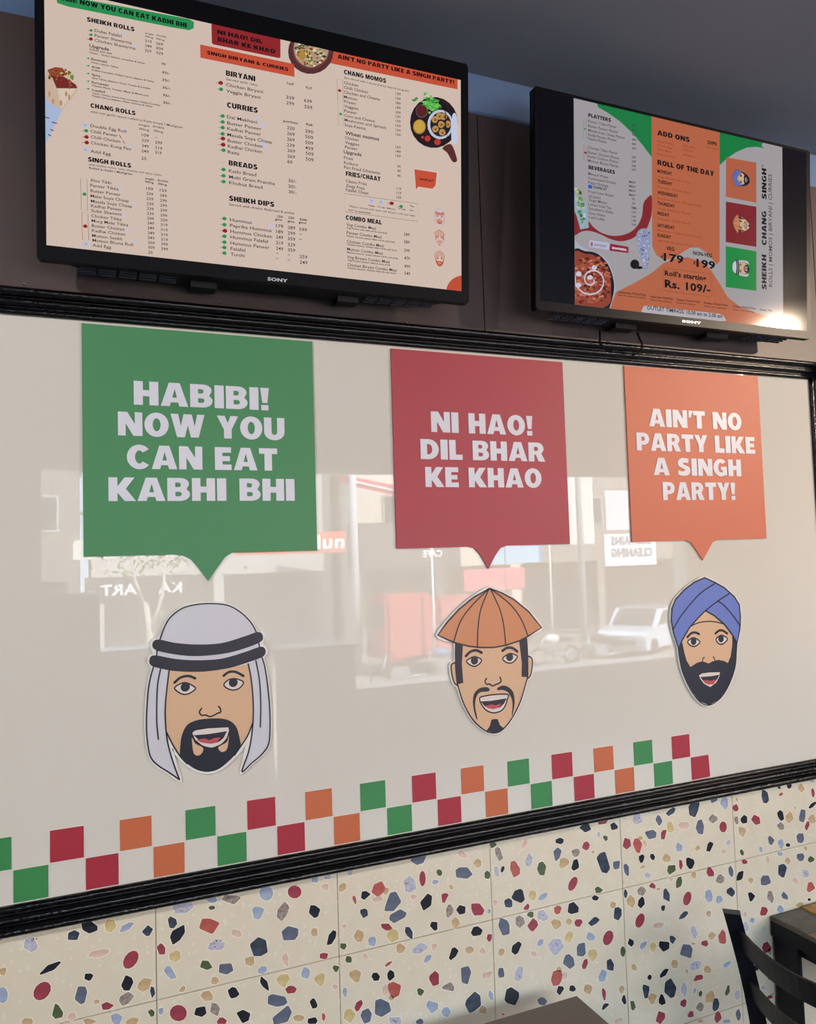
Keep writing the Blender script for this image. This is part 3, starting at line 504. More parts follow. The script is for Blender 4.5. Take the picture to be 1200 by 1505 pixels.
F3 = dict(crop=(960, 830, .1462), lw=8, sil=TUR[:8]+[(250, 930), (280, 1070), (350, 1230), (450, 1370), (550, 1408), (650, 1350), (720, 1260), (780, 1130), (815, 1000), (826, 850)]+TUR[15:],
 items=[
 ('face', 'f', SKIN, [(275, 740), (350, 610), (430, 530), (510, 450), (600, 500), (700, 585), (790, 700), (790, 850), (770, 990), (640, 1000), (510, 1010), (360, 1060), (300, 960), (270, 850)], 0),
 ('face', 'sp7', NAVY, [(362, 618), (450, 580), (570, 568), (698, 592)], 1),
 ('beard', 'f', NAVY, [(238, 826), (275, 755), (300, 880), (325, 965), (362, 1024), (430, 982), (480, 968), (512, 978), (545, 990), (580, 970), (640, 953), (700, 965), (738, 985), (765, 920), (782, 800), (782, 700), (828, 776), (825, 850), (815, 1000), (780, 1130), (720, 1260), (650, 1350), (550, 1408), (450, 1370), (350, 1230), (280, 1070), (250, 930)], 1),
 ('mouth', 'f', WHT, [(447, 1108), (480, 1090), (550, 1080), (656, 1077), (652, 1120), (620, 1180), (560, 1226), (500, 1195), (460, 1145)], 2),
 ('mouth', 'f', NAVY, [(460, 1126), (560, 1118), (652, 1103), (628, 1150), (590, 1195), (545, 1202), (500, 1180)], 3), ('mouth', 'f', (190, 78, 86), [(485, 1160), (530, 1155), (555, 1165), (630, 1147), (600, 1185), (550, 1200), (510, 1190)], 4),
 ('eye', 'fs', WHT, [(333, 772), (363, 742), (400, 733), (455, 770), (430, 805), (395, 820), (355, 805)], 1), ('eye', 'd26', NAVY, [(393, 768)], 2), ('eye', 'c8', NAVY, [(333, 772), (363, 742), (400, 733), (455, 770), (430, 805), (395, 820), (355, 805)], 3),
 ('eye', 'fs', WHT, [(618, 746), (648, 716), (682, 709), (733, 740), (702, 784), (665, 798), (635, 782)], 1), ('eye', 'd26', NAVY, [(668, 742)], 2), ('eye', 'c8', NAVY, [(618, 746), (648, 716), (682, 709), (733, 740), (702, 784), (665, 798), (635, 782)], 3),
 ('eyebrow', 's14', NAVY, [(331, 726), (370, 687), (410, 680), (449, 695)], 1), ('eyebrow', 's14', NAVY, [(613, 690), (650, 660), (690, 662), (731, 690)], 1),
 ('nose', 's7', NAVY, [(482, 965), (486, 942), (500, 930)], 2), ('nose', 's7', NAVY, [(590, 922), (600, 938), (606, 955)], 2),
 ('outline', 'sp6', NAVY, [(238, 828), (250, 930), (280, 1070), (350, 1230), (450, 1370), (550, 1408), (650, 1350), (720, 1260), (780, 1130), (815, 1000), (825, 850), (830, 778)], 2),
 ('turban', 'f', BLUE, TUR, 3), ('turban', 'cl9', NAVY, TUR, 5), ('turban', 'sp8', NAVY, [(188, 645), (260, 520), (380, 370), (480, 270), (615, 182)], 5),
 ('turban', 'sp8', NAVY, [(510, 460), (640, 360), (750, 290)], 5), ('turban', 'sp8', NAVY, [(635, 362), (700, 410), (780, 500), (860, 610)], 5)])
def draw(cv, it, T, M, base, st, k):
    part, kind, col, pts, lay = it; m = M(col); h = base+lay*st
    if kind[0] == 'f':
        P = [T(p) for p in pts]; P = cr(P, True, 4) if kind == 'fs' else P; cv.poly(P, m, h)
    elif kind[0] == 'd':
        c = T(pts[0]); r = float(kind[1:])*k/1.22; cv.disc(c, r, m, h)
    elif kind[0] == 'c':
        L = kind[1] == 'l'; P = [T(p) for p in pts]; P = P if L else cr(P, True, 4); cv.stroke(P, float(kind[2:] if L else kind[1:])*k, m, h, closed=True)
    else:
        w = float(kind.lstrip('sp'))*k; cv.stroke(cr([T(p) for p in pts], False, 5), w, m, h)
m_board = mat('white_head_board', (232, 230, 226), .4)
def head(name, F, label):
    cf = crop(*F['crop']); T = lambda p: W(*cf(p)); sil = [T(p) for p in F['sil']]
    c0 = W(*cf((600, 700))); c1 = W(*cf((700, 700))); k = (c1[0]-c0[0])/100*1.32
    root = empty(name, (c0[0], 0, min(p[1] for p in sil)), label, 'cartoon head', 'cartoon heads below the speech bubbles')
    cv = Canvas(WALL); cv.poly(inflate(cr(sil, True, 3), .0042), m_board, .0062, base=.0008); cv.make('board', root)
    parts = []; cur = {}
    M = lambda c: mat('head_print_%d_%d_%d' % c, c, .38)
    prev = None
    for it in F['items']:
        key = it[0]
        new = key not in cur or (key in ('eye', 'nose', 'ear', 'eyebrow', 'hair', 'moustache', 'head_ring') and it[1][0] in ('f' if key not in ('eyebrow',) else 's') and True)
        if key == 'ear' and it[1][0] == 's': new = False
        if key == 'nose' and it[1][0] == 's': new = True
        if new: cur[key] = Canvas(WALL); parts.append((key, cur[key]))
        tgt = cur[key]
        if key == 'ear' and it[1][0] == 's': tgt = [c for n_, c in parts if n_ == 'ear'][0 if it[3][0][0] < 500 else 1]
        draw(tgt, it, T, M, .0065, .00022, k)
    for n_, c in parts: c.make(n_, root)
    F['norm'] = (sil, k)
head('headscarf_head', F1, 'bearded cartoon head in a white headscarf with two black head rings')
head('straw_hat_head', F2, 'cartoon head with drooping moustache and ribbed conical straw hat')
head('turban_head', F3, 'cartoon head with full black beard and blue turban')
def mini(cv, F, c, hgt, ang, mono=None, base=.0008):
    """the same head printed small; c centre, hgt height in metres"""
    cf = crop(*F['crop']); sil, k = F['norm']; x0 = min(p[0] for p in sil); x1 = max(p[0] for p in sil); z0 = min(p[1] for p in sil); z1 = max(p[1] for p in sil); s = hgt/(z1-z0)
    co, si = math.cos(ang), math.sin(ang)
    def T(p):
        a, b = W(*cf(p)); a = (a-(x0+x1)/2)*s; b = (b-(z0+z1)/2)*s; return (c[0]+a*co-b*si, c[1]+a*si+b*co)
    for it in F['items']:
        col = it[2]
        if mono:
            if col in (NAVY,) : col = mono
            elif col == SKIN: col = (222, 200, 186)
            elif col in (BLUE, (204, 136, 92)): col = (214, 180, 160)
        draw(cv, (it[0], it[1], col, it[3], it[4]), T, scr, base, .00006, k*s*(1.5 if mono else 1.3))

# ------------------------------------------------------------------ television screens
SB = {}
def scr(c, g=1.0):
    n = 'screen_%d_%d_%d' % tuple(c)
    if n not in MATS:
        m = mat(n, c, .07, emit=g*.84); m.node_tree.nodes['Principled BSDF'].inputs['Base Color'].default_value = (0.004, .004, .005, 1)
    return MATS[n]
m_bez = mat('black_bezel_plastic', (8, 9, 15), .36, spec=.22); m_back = mat('dark_television_back', (9, 10, 15), .5); m_vent = mat('vent_slat_grey', (44, 49, 60), .35)
def tv(label, O, tilt, yaw, Wd, H, scrpx, depth, brand, vents, blocks):
    root = empty('television', O, label, 'television', 'menu televisions above the glass panel')
    ex = Vector((math.cos(yaw), math.sin(yaw), 0)); ez = Vector((math.sin(yaw)*math.sin(tilt), -math.cos(yaw)*math.sin(tilt), math.cos(tilt)))
    pl = Plane(O, ex, ez)
    q = [pl.px(*p) for p in scrpx]; x0 = (q[0][0]+q[3][0])/2; x1 = (q[1][0]+q[2][0])/2; z0 = (q[0][1]+q[1][1])/2; z1 = (q[2][1]+q[3][1])/2
    h2 = Wd/2; c = .006
    outer = lambda i, b=0: [(-h2+i, b+c+i*.5), (-h2+i+c, b+i*.5), (h2-i-c, b+i*.5), (h2-i, b+c+i*.5), (h2-i, H-i-c), (h2-i-c, H-i), (-h2+i+c, H-i), (-h2+i, H-i-c)]
    inn = [(x0, z0), (x1, z0), (x1, z1), (x0, z1)]
    cv = Canvas(pl); cv.poly(outer(.0015), m_bez, .0, [inn], base=-.004)
    o = cv.make('bezel', root)
    mb = MB(); P = lambda L, h: [pl.P(a, b, h) for a, b in L]
    mb.hull(P(outer(0), -.002), P(outer(0), -.022)); mb.make('rim', m_bez, root)
    sh = lambda i, bt: [(-h2+i, bt+.05), (-h2+i*1.6+.03, bt+.004), (h2-i*1.6-.03, bt+.004), (h2-i, bt+.05), (h2-i, H-.03-i), (-h2+i, H-.03-i)]
    mb = MB(); mb.hull(P(sh(.008, .0), -.021), P(sh(.06, -.006), -depth)); mb.hull(P([(-.2, .1), (.2, .1), (.2, .45), (-.2, .45)], -depth), [Vector((v.x, -.001, v.z)) for v in P([(-.2, .1), (.2, .1), (.2, .45), (-.2, .45)], -depth)]); mb.make('back_shell', m_back, root)
    for a0, a1 in vents:
        for k in range(5):
            for r in range(3):
                a = a0+(a1-a0)*k/5; w = (a1-a0)/5*.86; hh = -.030-r*.014; b = .0015-(r)*.0016
                MB().hull(P([(a, b-.0028), (a+w, b-.0028), (a+w, b+.002), (a, b+.002)], hh), P([(a, b-.0028), (a+w, b-.0028), (a+w, b+.002), (a, b+.002)], hh-.0055)).make('vent_slat', m_vent, root)
    for a0, a1 in blocks:
        MB().hull(P([(a0, -.012), (a1, -.012), (a1, .04), (a0, .04)], -.045), P([(a0, -.014), (a1, -.014), (a1, .04), (a0, .04)], -depth-.004)).make('bracket_foot', m_back, root)
    cvb = Canvas(pl); a = pl.px(*brand[0]); b = pl.px(*brand[1]); put_text(cvb, 'SONY', a, b[0]-a[0], brand[2], mat('brand_silver', (190, 192, 200), .3, .6, emit=.25), 2, .0004); cvb.make('brand_lettering', root)  # silver letters given a faint glow so they stand out bright
    return root, pl, (x0, x1, z0, z1)
def textset(cv, cf, txt, m, cap, bold, h=.0007, default_m=None):
    """'x,y,x2,text[,cap]' lines in a crop of the photograph; horizontal on the screen"""
    pl = cv.pl
    for ln in txt.strip().split('\n'):
        if not ln.strip(): continue
        f = ln.strip().split('~'); x, y, x2 = map(float, f[:3]); cp = float(f[4]) if len(f) > 4 else cap
        p = cf((x, y)); a = pl.px(*p); slope = (662-p[1])/(2935-p[0]); sc = abs(cf((1, 0))[0]-cf((0, 0))[0])
        q = (p[0]+(x2-x)*sc, p[1]+(x2-x)*sc*slope); b = pl.px(*q); c = pl.px(p[0], p[1]-cp*sc)
        if bold == 3: heavy(cv, f[3], a, b[0]-a[0], c[1]-a[1], m, h, gap=.09)
        else: put_text(cv, f[3], a, b[0]-a[0], c[1]-a[1], m, bold, h)
def nums(cv, cf, x, w, ys, vals, m, cap, bold=0, dx=0):
    for i, (y, v) in enumerate(zip(ys, vals)):
        textset(cv, cf, '%f~%f~%f~%s' % (x+dx*i, y, x+dx*i+w*len(str(v))/3, v), m, cap, bold)
def pp(cv, cf, pts, m, h=.0004, smooth=False):
    P = [cv.pl.px(*cf(p)) for p in pts]; cv.poly(cr(P, True, 4) if smooth else P, m, h)
def ps(cv, cf, pts, w, m, h=.0006, closed=False):
    P = [cv.pl.px(*cf(p)) for p in pts]; cv.stroke(P, w, m, h, closed)
INK = (42, 30, 44); BLK = (12, 8, 16)
def clipx(poly, x0, x1, z0, z1):
    def cl(P, ins, inter):
        out = []
        for i in range(len(P)):
            a, b = P[i-1], P[i]
            if ins(b):
                if not ins(a): out.append(inter(a, b))
                out.append(b)
            elif ins(a): out.append(inter(a, b))
        return out
    for ax, v, s in ((0, x0, 1), (0, x1, -1), (1, z0, 1), (1, z1, -1)):
        if not poly: break
        poly = cl(poly, lambda p: (p[ax]-v)*s >= 0, lambda a, b: tuple(a[d]+(b[d]-a[d])*((v-a[ax])/((b[ax]-a[ax]) or 1e-9)) for d in (0, 1)))
    return poly
class SCanvas(Canvas):
    """a canvas clipped to the lit screen"""
    def __init__(s, pl, box): super().__init__(pl); s.box = box
    def tri(s, pts, tris, m, h):
        x0, x1, z0, z1 = s.box
        if s.xf: pts = [s.xf(p) for p in pts]
        if all(x0 <= p[0] <= x1 and z0 <= p[1] <= z1 for p in pts):
            xf, s.xf = s.xf, None; super().tri(pts, tris, m, h); s.xf = xf; return
        for t in tris:
            P = clipx([(pts[i][0], pts[i][1]) for i in t], x0, x1, z0, z1)
            if len(P) >= 3:
                xf, s.xf = s.xf, None; super().tri(P, [(0, i, i+1) for i in range(1, len(P)-1)], m, h); s.xf = xf
t1, pl1, b1 = tv('large television showing a three-column beige food menu', (.5249, -.1122, 2.44), R_(3.93), R_(-.59), .946, .5769,
                 [(70.8, 363), (679.8, 426), (676.2, 106.8), (62.5, -8)], .078, [(393.5, 412), (423, 414.5), .0068], [(-.40, -.20), (.22, .40)], [(-.175, -.12), (.155, .205)])
cv = SCanvas(pl1, b1); bx = b1
for i in range(1): cv.poly([(bx[0], bx[2]), (bx[1], bx[2]), (bx[1], bx[3]), (bx[0], bx[3])], scr((222, 200, 186)), .0002)
ink, blk = scr(INK), scr(BLK); GRN, RED, ORG = scr((40, 150, 84)), scr((150, 34, 36)), scr((208, 84, 56)); wht = scr((226, 226, 240)); DOT = scr((190, 200, 236))
A = crop(40, 0, .21667); B = crop(40, 200, .21667); Cc = crop(280, 20, .18333); D = crop(280, 220, .18333); E = crop(480, 60, .18333); F = crop(480, 240, .18333)
pp(cv, A, [(180, -70), (380, -5), (1100, 130), (1132, 150), (1130, 192), (1100, 206), (980, 186), (280, 46), (205, 22)], GRN)
textset(cv, A, '150~-16~1083~HABIBI! NOW YOU CAN EAT KABHI BHI', blk, 34, 3)
textset(cv, A, '405~146~728~SHEIKH ROLLS\n430~730~735~CHANG ROLLS', blk, 30, 3); textset(cv, B, '413~172~705~SINGH ROLLS', blk, 30, 3)
textset(cv, A, '458~217~640~Dubai Falafel\n458~250~710~Paneer Shawarma\n458~283~735~Chicken Shawarma\n430~862~672~Double Egg Roll\n430~900~615~Chilli Paneer\n432~938~632~Chilli Chicken\n432~978~705~Chicken Kung Pao', ink, 20, 0)
textset(cv, A, '422~320~556~Upgrade~22\n435~408~540~Emirati\n437~460~495~Arab\n438~513~498~Spicy\n438~565~552~European\n440~617~527~Loaded', ink, 15, 1)
textset(cv, A, '422~340~575~Choose your style~12\n422~361~800~Classic - Onion, lettuce, cucumber & lemon\n435~428~618~Onion, Lettuce, Tahina\n440~480~860~Pickled Cucumber, Pickled Carrot, Jalapeno & Tahina\n440~533~838~Spicy Tahina, Jalapeno, Onion, Tomato & Coleslaw\n440~585~825~Cheese Slices, Tomato, Mayo & Mushroom\n442~637~905~Onion, Tomato, French Fries, Cucumber, Pickled Cucumber\n442~656~850~Pickled Carrot, Jalapeno, Olives, Hummus & Tahina', ink, 11, 1)
textset(cv, A, '430~764~1055~with hot garlic sauce rolled in Kathi bread / Multigrain~15\n800~230~858~single~12\n875~243~945~double~12\n800~252~855~filling~12\n875~268~932~filling~12\n755~850~830~single~14\n850~862~930~double~14\n760~880~828~filling~14\n858~893~922~filling~14', ink, 12, 0)
nums(cv, A, 800, 45, (285, 318, 350), (219, 249, 259), ink, 18, dx=-1); nums(cv, A, 873, 48, (302, 334, 366), (269, 309, 329), ink, 18, dx=1)
nums(cv, A, 912, 40, (440, 497, 548, 600, 652, 702), ('70', '35/-', '35/-', '35/-', '35/-', '35/-'), ink, 15, 1, dx=2)
nums(cv, A, 777, 48, (924, 960, 997), (109, 239, 249), ink, 19); nums(cv, A, 868, 48, (940, 974, 1010), ('-', 299, 319), ink, 19)
nums(cv, B, 775, 50, (110, 160), (249, 25), ink, 20); nums(cv, B, 868, 44, (120,), (319,), ink, 20)
textset(cv, B, '430~112~568~Add Egg\n428~308~570~Aloo Tikki\n428~343~620~Paneer Tikka\n430~380~635~Butter Paneer\n430~415~690~Malai Soya Chaap\n432~450~712~Masala Soya Chaap\n433~482~645~Kadhai Paneer\n435~515~640~Subz Shammi\n435~550~640~Chicken Tikka\n437~583~685~Murg Malai Tikka\n438~617~660~Butter Chicken\n440~650~665~Kadhai Chicken\n440~684~645~Mutton Seekh\n443~716~718~Mutton Bhuna Roll\n443~750~570~Add Egg', ink, 20, 0)
textset(cv, B, '417~198~912~with lachha onion, mint chutney and spicy mayo~13', ink, 12, 0); textset(cv, B, '420~222~713~Rolled in Kathi / Multigrain~13\n800~293~862~single\n882~305~958~double\n800~315~858~filling\n888~330~948~filling', ink, 13, 1)
nums(cv, B, 808, 46, (364, 399, 433, 467, 500, 533, 566, 598, 631, 665, 698, 731, 763, 797), (109, 239, 239, 239, 239, 239, 209, 249, 249, 249, 249, 309, 309, 25), ink, 19, dx=1)
nums(cv, B, 900, 46, (376, 411, 445, 478, 511, 545, 577, 609, 643, 676, 709, 741, 773), (159, 299, 299, 299, 299, 299, 259, 319, 319, 319, 319, 399, 399), ink, 19, dx=.8)
lw = .0007
ps(cv, B, [(362, 288), (406, 292), (410, 506), (368, 500)], lw, scr((90, 120, 90)), closed=True); ps(cv, B, [(370, 518), (412, 523), (418, 708), (376, 702)], lw, scr((120, 80, 70)), closed=True)
def leaf(cf, x, y, m, s=16, stem=True):
    pp(cv, cf, [(x-s, y), (x-s*.3, y-s*.8), (x+s*.6, y-s*.6), (x+s, y+s*.2), (x+s*.3, y+s*.8), (x-s*.6, y+s*.5)], m, .0006, True)
    if stem: ps(cv, cf, [(x-s*1.9, y-s*.1), (x-s*.8, y)], .0008, m)
leaf(B, 388, 395, GRN, 14, False); leaf(B, 394, 612, RED, 15, False)
for x, y in ((433, 208), (433, 237)): leaf(A, x, y, GRN, 11)
leaf(A, 432, 266, RED, 14); leaf(A, 400, 888, GRN, 14); leaf(A, 402, 930, RED, 16); leaf(A, 404, 968, RED, 16)
for y in (397, 447, 500, 552, 604): leaf(A, 415, y, GRN, 7)
def dot(cf, x, y, r=18, m=None, star=True):
    p = cv.pl.px(*cf((x, y))); q = cv.pl.px(*cf((x+r, y))); cv.disc(p, q[0]-p[0], m or DOT, .0005, 14)
    if star: cv.disc(p, (q[0]-p[0])*.25, scr((60, 110, 190)), .0007, 6)
dot(A, 392, 850); dot(B, 396, 93); dot(B, 398, 733)
for cf, L in ((A, [(648, 230), (735, 308), (672, 875), (708, 985)]), (B, [(638, 350), (722, 458), (652, 543), (678, 640), (722, 710)])):
    for x, y in L: dot(cf, x, y, 13, scr((206, 204, 220)), False)
for cf, x, y in ((A, 632, 928), (A, 655, 965)): ps(cv, cf, [(x-6, y-12), (x, y), (x+8, y+8)], .0014, RED)
# column two
pp(cv, Cc, [(168, 88), (180, 76), (712, 186), (722, 198), (722, 348), (712, 358), (185, 248), (172, 236)], scr((150, 36, 40))); pp(cv, Cc, [(78, 248), (832, 405), (835, 508), (80, 354)], ORG)
textset(cv, Cc, '215~163~578~NI HAO! DIL~34\n218~222~680~BHAR KE KHAO~34', blk, 34, 3); textset(cv, Cc, '132~326~785~SINGH BIRYANI & CURRIES', blk, 28, 3)
textset(cv, Cc, '285~497~520~BIRYANI\n293~752~540~CURRIES', blk, 42, 3); textset(cv, D, '307~125~537~BREADS\n310~409~672~SHEIKH DIPS', blk, 40, 3)
textset(cv, Cc, '287~533~535~Served with raita~18\n285~582~582~Chicken Biryani\n287~632~562~Veggie Biryani\n775~567~830~half~20\n925~600~972~full~20\n293~840~535~Dal Makhani\n295~889~570~Butter Paneer\n295~934~568~Kadhai Paneer\n295~982~655~Masala Soya Chaap\n298~1030~580~Butter Chicken', ink, 26, 0)
textset(cv, Cc, '745~868~862~portion\n925~895~978~full', ink, 19, 1)
nums(cv, Cc, 768, 64, (682, 727), (339, 299), ink, 26); nums(cv, Cc, 911, 62, (708, 757), (639, 559), ink, 26, dx=4)
nums(cv, Cc, 774, 62, (927, 972, 1018, 1064), (220, 269, 269, 239), ink, 26); nums(cv, Cc, 920, 65, (954, 998, 1044, 1088), (390, 509, 509, 459), ink, 26)
nums(cv, D, 777, 62, (17, 63, 107), (269, 269, 60), ink, 26); nums(cv, D, 923, 65, (41, 86), (509, 509), ink, 26)
textset(cv, D, '300~-16~575~Kadhai Chicken\n300~30~393~Raita\n308~182~528~Kathi Bread\n310~230~678~Multi Grain Prantha\n310~276~577~Khubuz Bread\n785~260~850~30/-\n785~305~850~30/-\n787~349~850~30/-\n310~447~832~Served with Arabic flatbread & pickle~19\n317~574~492~Hummus\n317~619~650~Paprika Hummus\n320~667~655~Hummus Chicken\n320~712~622~Hummus Falafel\n320~760~635~Hummus Paneer\n322~805~440~Falafel\n322~850~435~Turshi', ink, 26, 0)
textset(cv, D, '695~543~740~150\n785~553~833~250\n875~567~935~500\n678~565~735~gms\n778~580~835~gms\n868~590~928~gms', ink, 18, 1)
nums(cv, D, 686, 58, (622, 668, 712, 757, 803, 838, 880), (179, 189, 249, 219, 249, '-', '-'), ink, 26); nums(cv, D, 780, 60, (635, 680, 725, 772, 815, 850, 892), (289, 299, 359, 329, 359, '-', '-'), ink, 26); nums(cv, D, 872, 62, (650, 685, 727, 868, 914), (599, '-', '-', 259, 249), ink, 26, dx=1)
leaf(Cc, 242, 557, RED, 20); leaf(Cc, 245, 608, GRN, 18)
for y in (822, 870, 915, 965): leaf(Cc, 258, y, GRN, 18)
leaf(Cc, 260, 1003, RED, 20); leaf(Cc, 262, 1052, RED, 20)
for y in (5, 160, 210, 257, 553, 602, 695, 742, 785, 830): leaf(D, 272 if y > 300 else 265, y, GRN, 18)
leaf(D, 276, 651, RED, 20)
for cf, x, y in ((Cc, 535, 838), (Cc, 578, 892), (Cc, 590, 1035), (Cc, 600, 1075), (D, 650, 618)): dot(cf, x, y, 20, scr((206, 204, 222)), False)
# bowl of biryani, wrap, platter, speech flag, little heads: printed pictures on the screen
def ell(cf, x, y, rx, ry, m, h=.0004, jit=0, n=22):
    rr = random.Random(int(x+y)); pp(cv, cf, [(x+rx*(1+jit*rr.uniform(-1, 1))*math.cos(6.2832*i/n), y+ry*(1+jit*rr.uniform(-1, 1))*math.sin(6.2832*i/n)) for i in range(n)], m, h)
ell(Cc, 965, 305, 182, 180, scr((88, 46, 50)), .0004); ell(Cc, 967, 295, 150, 148, scr((120, 62, 56)), .00045); ell(Cc, 967, 285, 140, 145, scr((186, 158, 132)), .0005, .05)
rr = random.Random(3)
for _ in range(170):
    t, q = rr.uniform(0, 6.28), math.sqrt(rr.random()); c = rr.choice([(60, 120, 50), (150, 70, 40), (220, 200, 120), (230, 220, 200), (110, 50, 40), (200, 150, 50), (40, 50, 30)])
    ell(Cc, 967+128*q*math.cos(t), 290+132*q*math.sin(t), rr.uniform(5, 16), rr.uniform(4, 11), scr(c), .00055+rr.random()*.0003, .3, 6)
ell(Cc, 895, 335, 28, 38, scr((188, 140, 60)), .0009, .06, 12)
for P_, c in (([(136, 475), (190, 456), (240, 462), (270, 510), (300, 545), (345, 590), (335, 625), (240, 745), (160, 720), (112, 660), (112, 545)], (212, 186, 164)), ([(136, 475), (190, 456), (240, 462), (270, 510), (160, 520)], (150, 74, 44)), ([(165, 515), (250, 522), (330, 575), (340, 600), (200, 600)], (126, 40, 36)), ([(112, 640), (160, 705), (240, 745), (135, 960), (118, 960)], (176, 194, 226)), ([(205, 600), (335, 602), (232, 742)], (226, 206, 186))): pp(cv, A, P_, scr(c), .0005+.00008*[(212, 186, 164), (150, 74, 44), (126, 40, 36), (176, 194, 226), (226, 206, 186)].index(c))
for _ in range(46):
    x, y = rr.uniform(150, 310), rr.uniform(465, 600)
    if abs(y-470-(x-150)*.55) < 62: ell(A, x, y, rr.uniform(5, 13), rr.uniform(5, 11), scr(rr.choice([(96, 140, 60), (160, 60, 40), (120, 40, 30), (210, 200, 120), (190, 110, 70)])), .0009+rr.random()*.0002, .3, 6)
for x, y in ((150, 640), (175, 690), (265, 640), (285, 660), (230, 700)): ell(A, x, y, 8, 20, scr((196, 148, 110)), .0009, .3, 8)
for x, y, w in ((118, 795, 30), (168, 830, 32), (160, 880, 18), (145, 915, 15)): ps(cv, A, [(x, y), (x+w, y+8)], .002, scr((120, 40, 90)), .0011)
# column three
pp(cv, E, [(-60, 35), (60, 55), (1042, 268), (1052, 280), (1052, 390), (60, 186), (-30, 165)], ORG, .00035); textset(cv, E, "90~142~1025~AIN'T NO PARTY LIKE A SINGH PARTY!", blk, 34, 3)
textset(cv, E, '140~267~478~CHANG MOMOS', blk, 36, 3); textset(cv, F, '155~100~433~FRIES/CHAAT\n155~452~443~COMBO MEAL', blk, 36, 3)
textset(cv, E, '142~302~660~8pcs served with 3 sauces (honey mayo & hot garlic)~15\n140~347~255~Chicken\n140~384~332~Chilli Chicken\n140~422~428~Chicken and Cheese\n140~460~245~Mutton\n142~497~235~Prawn\n142~534~255~Veggies\n142~572~245~Paneer\n143~609~387~Corn and Cheese\n145~645~480~Mushroom and Spinach\n146~684~315~Soya Keema\n148~787~258~Chicken\n148~825~262~Veggies\n148~862~248~Paneer\n140~947~210~Fried\n140~987~252~Kurkure\n142~1024~430~Pan Fried Schezwan', ink, 23, 0)
textset(cv, E, '150~752~422~Wheat momos~28\n138~902~282~Upgrade~26', ink, 26, 1)
nums(cv, E, 554, 40, (432, 470, 507, 543, 581, 615, 651, 688, 724, 760, 860, 895, 929), (139, 159, 189, 189, 209, 139, 159, 159, 159, 159, 169, 149, 169), ink, 20); nums(cv, E, 568, 40, (1014, 1051, 1090), (30, 40, 40), ink, 20)
ps(cv, E, [(85, 305), (130, 313), (133, 492), (90, 485)], lw, scr((150, 80, 70)), closed=True); ps(cv, E, [(92, 498), (133, 506), (136, 690), (96, 682)], lw, scr((120, 160, 120)), closed=True); leaf(E, 105, 400, RED, 14, False); leaf(E, 113, 588, GRN, 12, False)
textset(cv, F, "155~152~322~Classic Fries\n155~190~305~Zingy Fries\n155~224~337~Falafel Chaat\n160~502~395~Veg Combo Meal\n162~567~440~Paneer Combo Meal\n163~637~458~Chicken Combo Meal\n165~699~450~Mutton Combo Meal\n167~762~505~Veg Biryani Combo Meal\n167~824~563~Chicken Biryani Combo Meal", ink, 24, 0)
textset(cv, F, '162~523~490~Veg momos, aloo tikki roll & cold drink\n162~588~550~Paneer momos, paneer tikka roll & cold drink\n165~655~565~Chicken momos, chicken tikka roll & cold drink\n165~719~575~Mutton momos, mutton bhuna roll & cold drink\n167~782~515~Veg biryani, paneer tikka & cold drink\n167~844~560~Chicken biryani, chicken tikka & cold drink\n175~380~355~GST as applicable\n340~342~385~Egg~9\n410~352~468~No egg~9\n484~364~555~Meat~9\n570~366~635~Veg~9\n668~380~702~Spicy~9', ink, 12, 1)
textset(cv, F, '178~350~708~*Platter served with open roll, biryani, rolls and salad', ink, 14, 0)
nums(cv, F, 562, 36, (211, 247, 283), (119, 119, 159), ink, 22); nums(cv, F, 620, 46, (580, 641, 709, 771, 836, 893), (249, 389, 399, 479, 499, 549), ink, 24, dx=1)
ps(cv, F, [(145, 243), (735, 325), (735, 466), (150, 389)], .0008, scr((110, 90, 90)), closed=True)
dot(F, 362, 302, 17); dot(F, 438, 312, 17); leaf(F, 522, 322, RED, 18); leaf(F, 598, 347, GRN, 16); ps(cv, F, [(672, 335), (684, 345), (698, 352)], .0016, ink)
pp(cv, F, [(700, 38), (900, 66), (888, 190), (858, 215), (760, 200), (715, 226), (702, 140)], scr((228, 206, 196)), .0003); pp(cv, F, [(705, 48), (885, 76), (875, 180), (850, 205), (735, 188), (718, 214), (712, 130)], ORG, .0005); textset(cv, F, '745~132~855~aaha!', scr((96, 20, 20)), 22, 1)
for fx, y in ((F1, 430), (F2, 597), (F3, 765)): mini(cv, fx, pl1.px(*F((907, y))), .037, 0, (206, 88, 60))
ell(F, 1100, 1030, 140, 132, scr((200, 80, 50)), .0004)
ell(E, 862, 655, 192, 205, scr((34, 22, 28)), .0004); pp(cv, E, [(930, 860), (1000, 830), (1045, 940), (1040, 970), (1010, 968), (970, 900)], scr((92, 44, 38)), .0004, True)
for _ in range(70):
    x, y = rr.gauss(835, 45), rr.gauss(500, 30); ell(E, x, y, rr.uniform(8, 20), rr.uniform(6, 14), scr(rr.choice([(90, 190, 80), (60, 150, 60), (120, 210, 100)])), .0006+rr.random()*.0002, .35, 7)
ell(E, 765, 565, 50, 55, scr((92, 70, 80)), .0007); ell(E, 765, 562, 42, 46, scr((96, 30, 30)), .0008, .06); ell(E, 745, 690, 52, 60, scr((150, 120, 60)), .0007); ell(E, 745, 688, 45, 52, scr((212, 170, 70)), .0008)
ell(E, 912, 672, 103, 118, scr((202, 206, 222)), .0009); ell(E, 915, 672, 84, 98, scr((30, 34, 40)), .001)
for x, y in ((868, 632), (918, 672), (872, 708), (928, 735), (972, 670), (905, 605), (940, 610)): ell(E, x, y, 26, 28, scr((196, 150, 84)), .0011, .06, 12); ell(E, x+3, y+3, 10, 11, scr((140, 90, 40)), .0012, .1, 8)
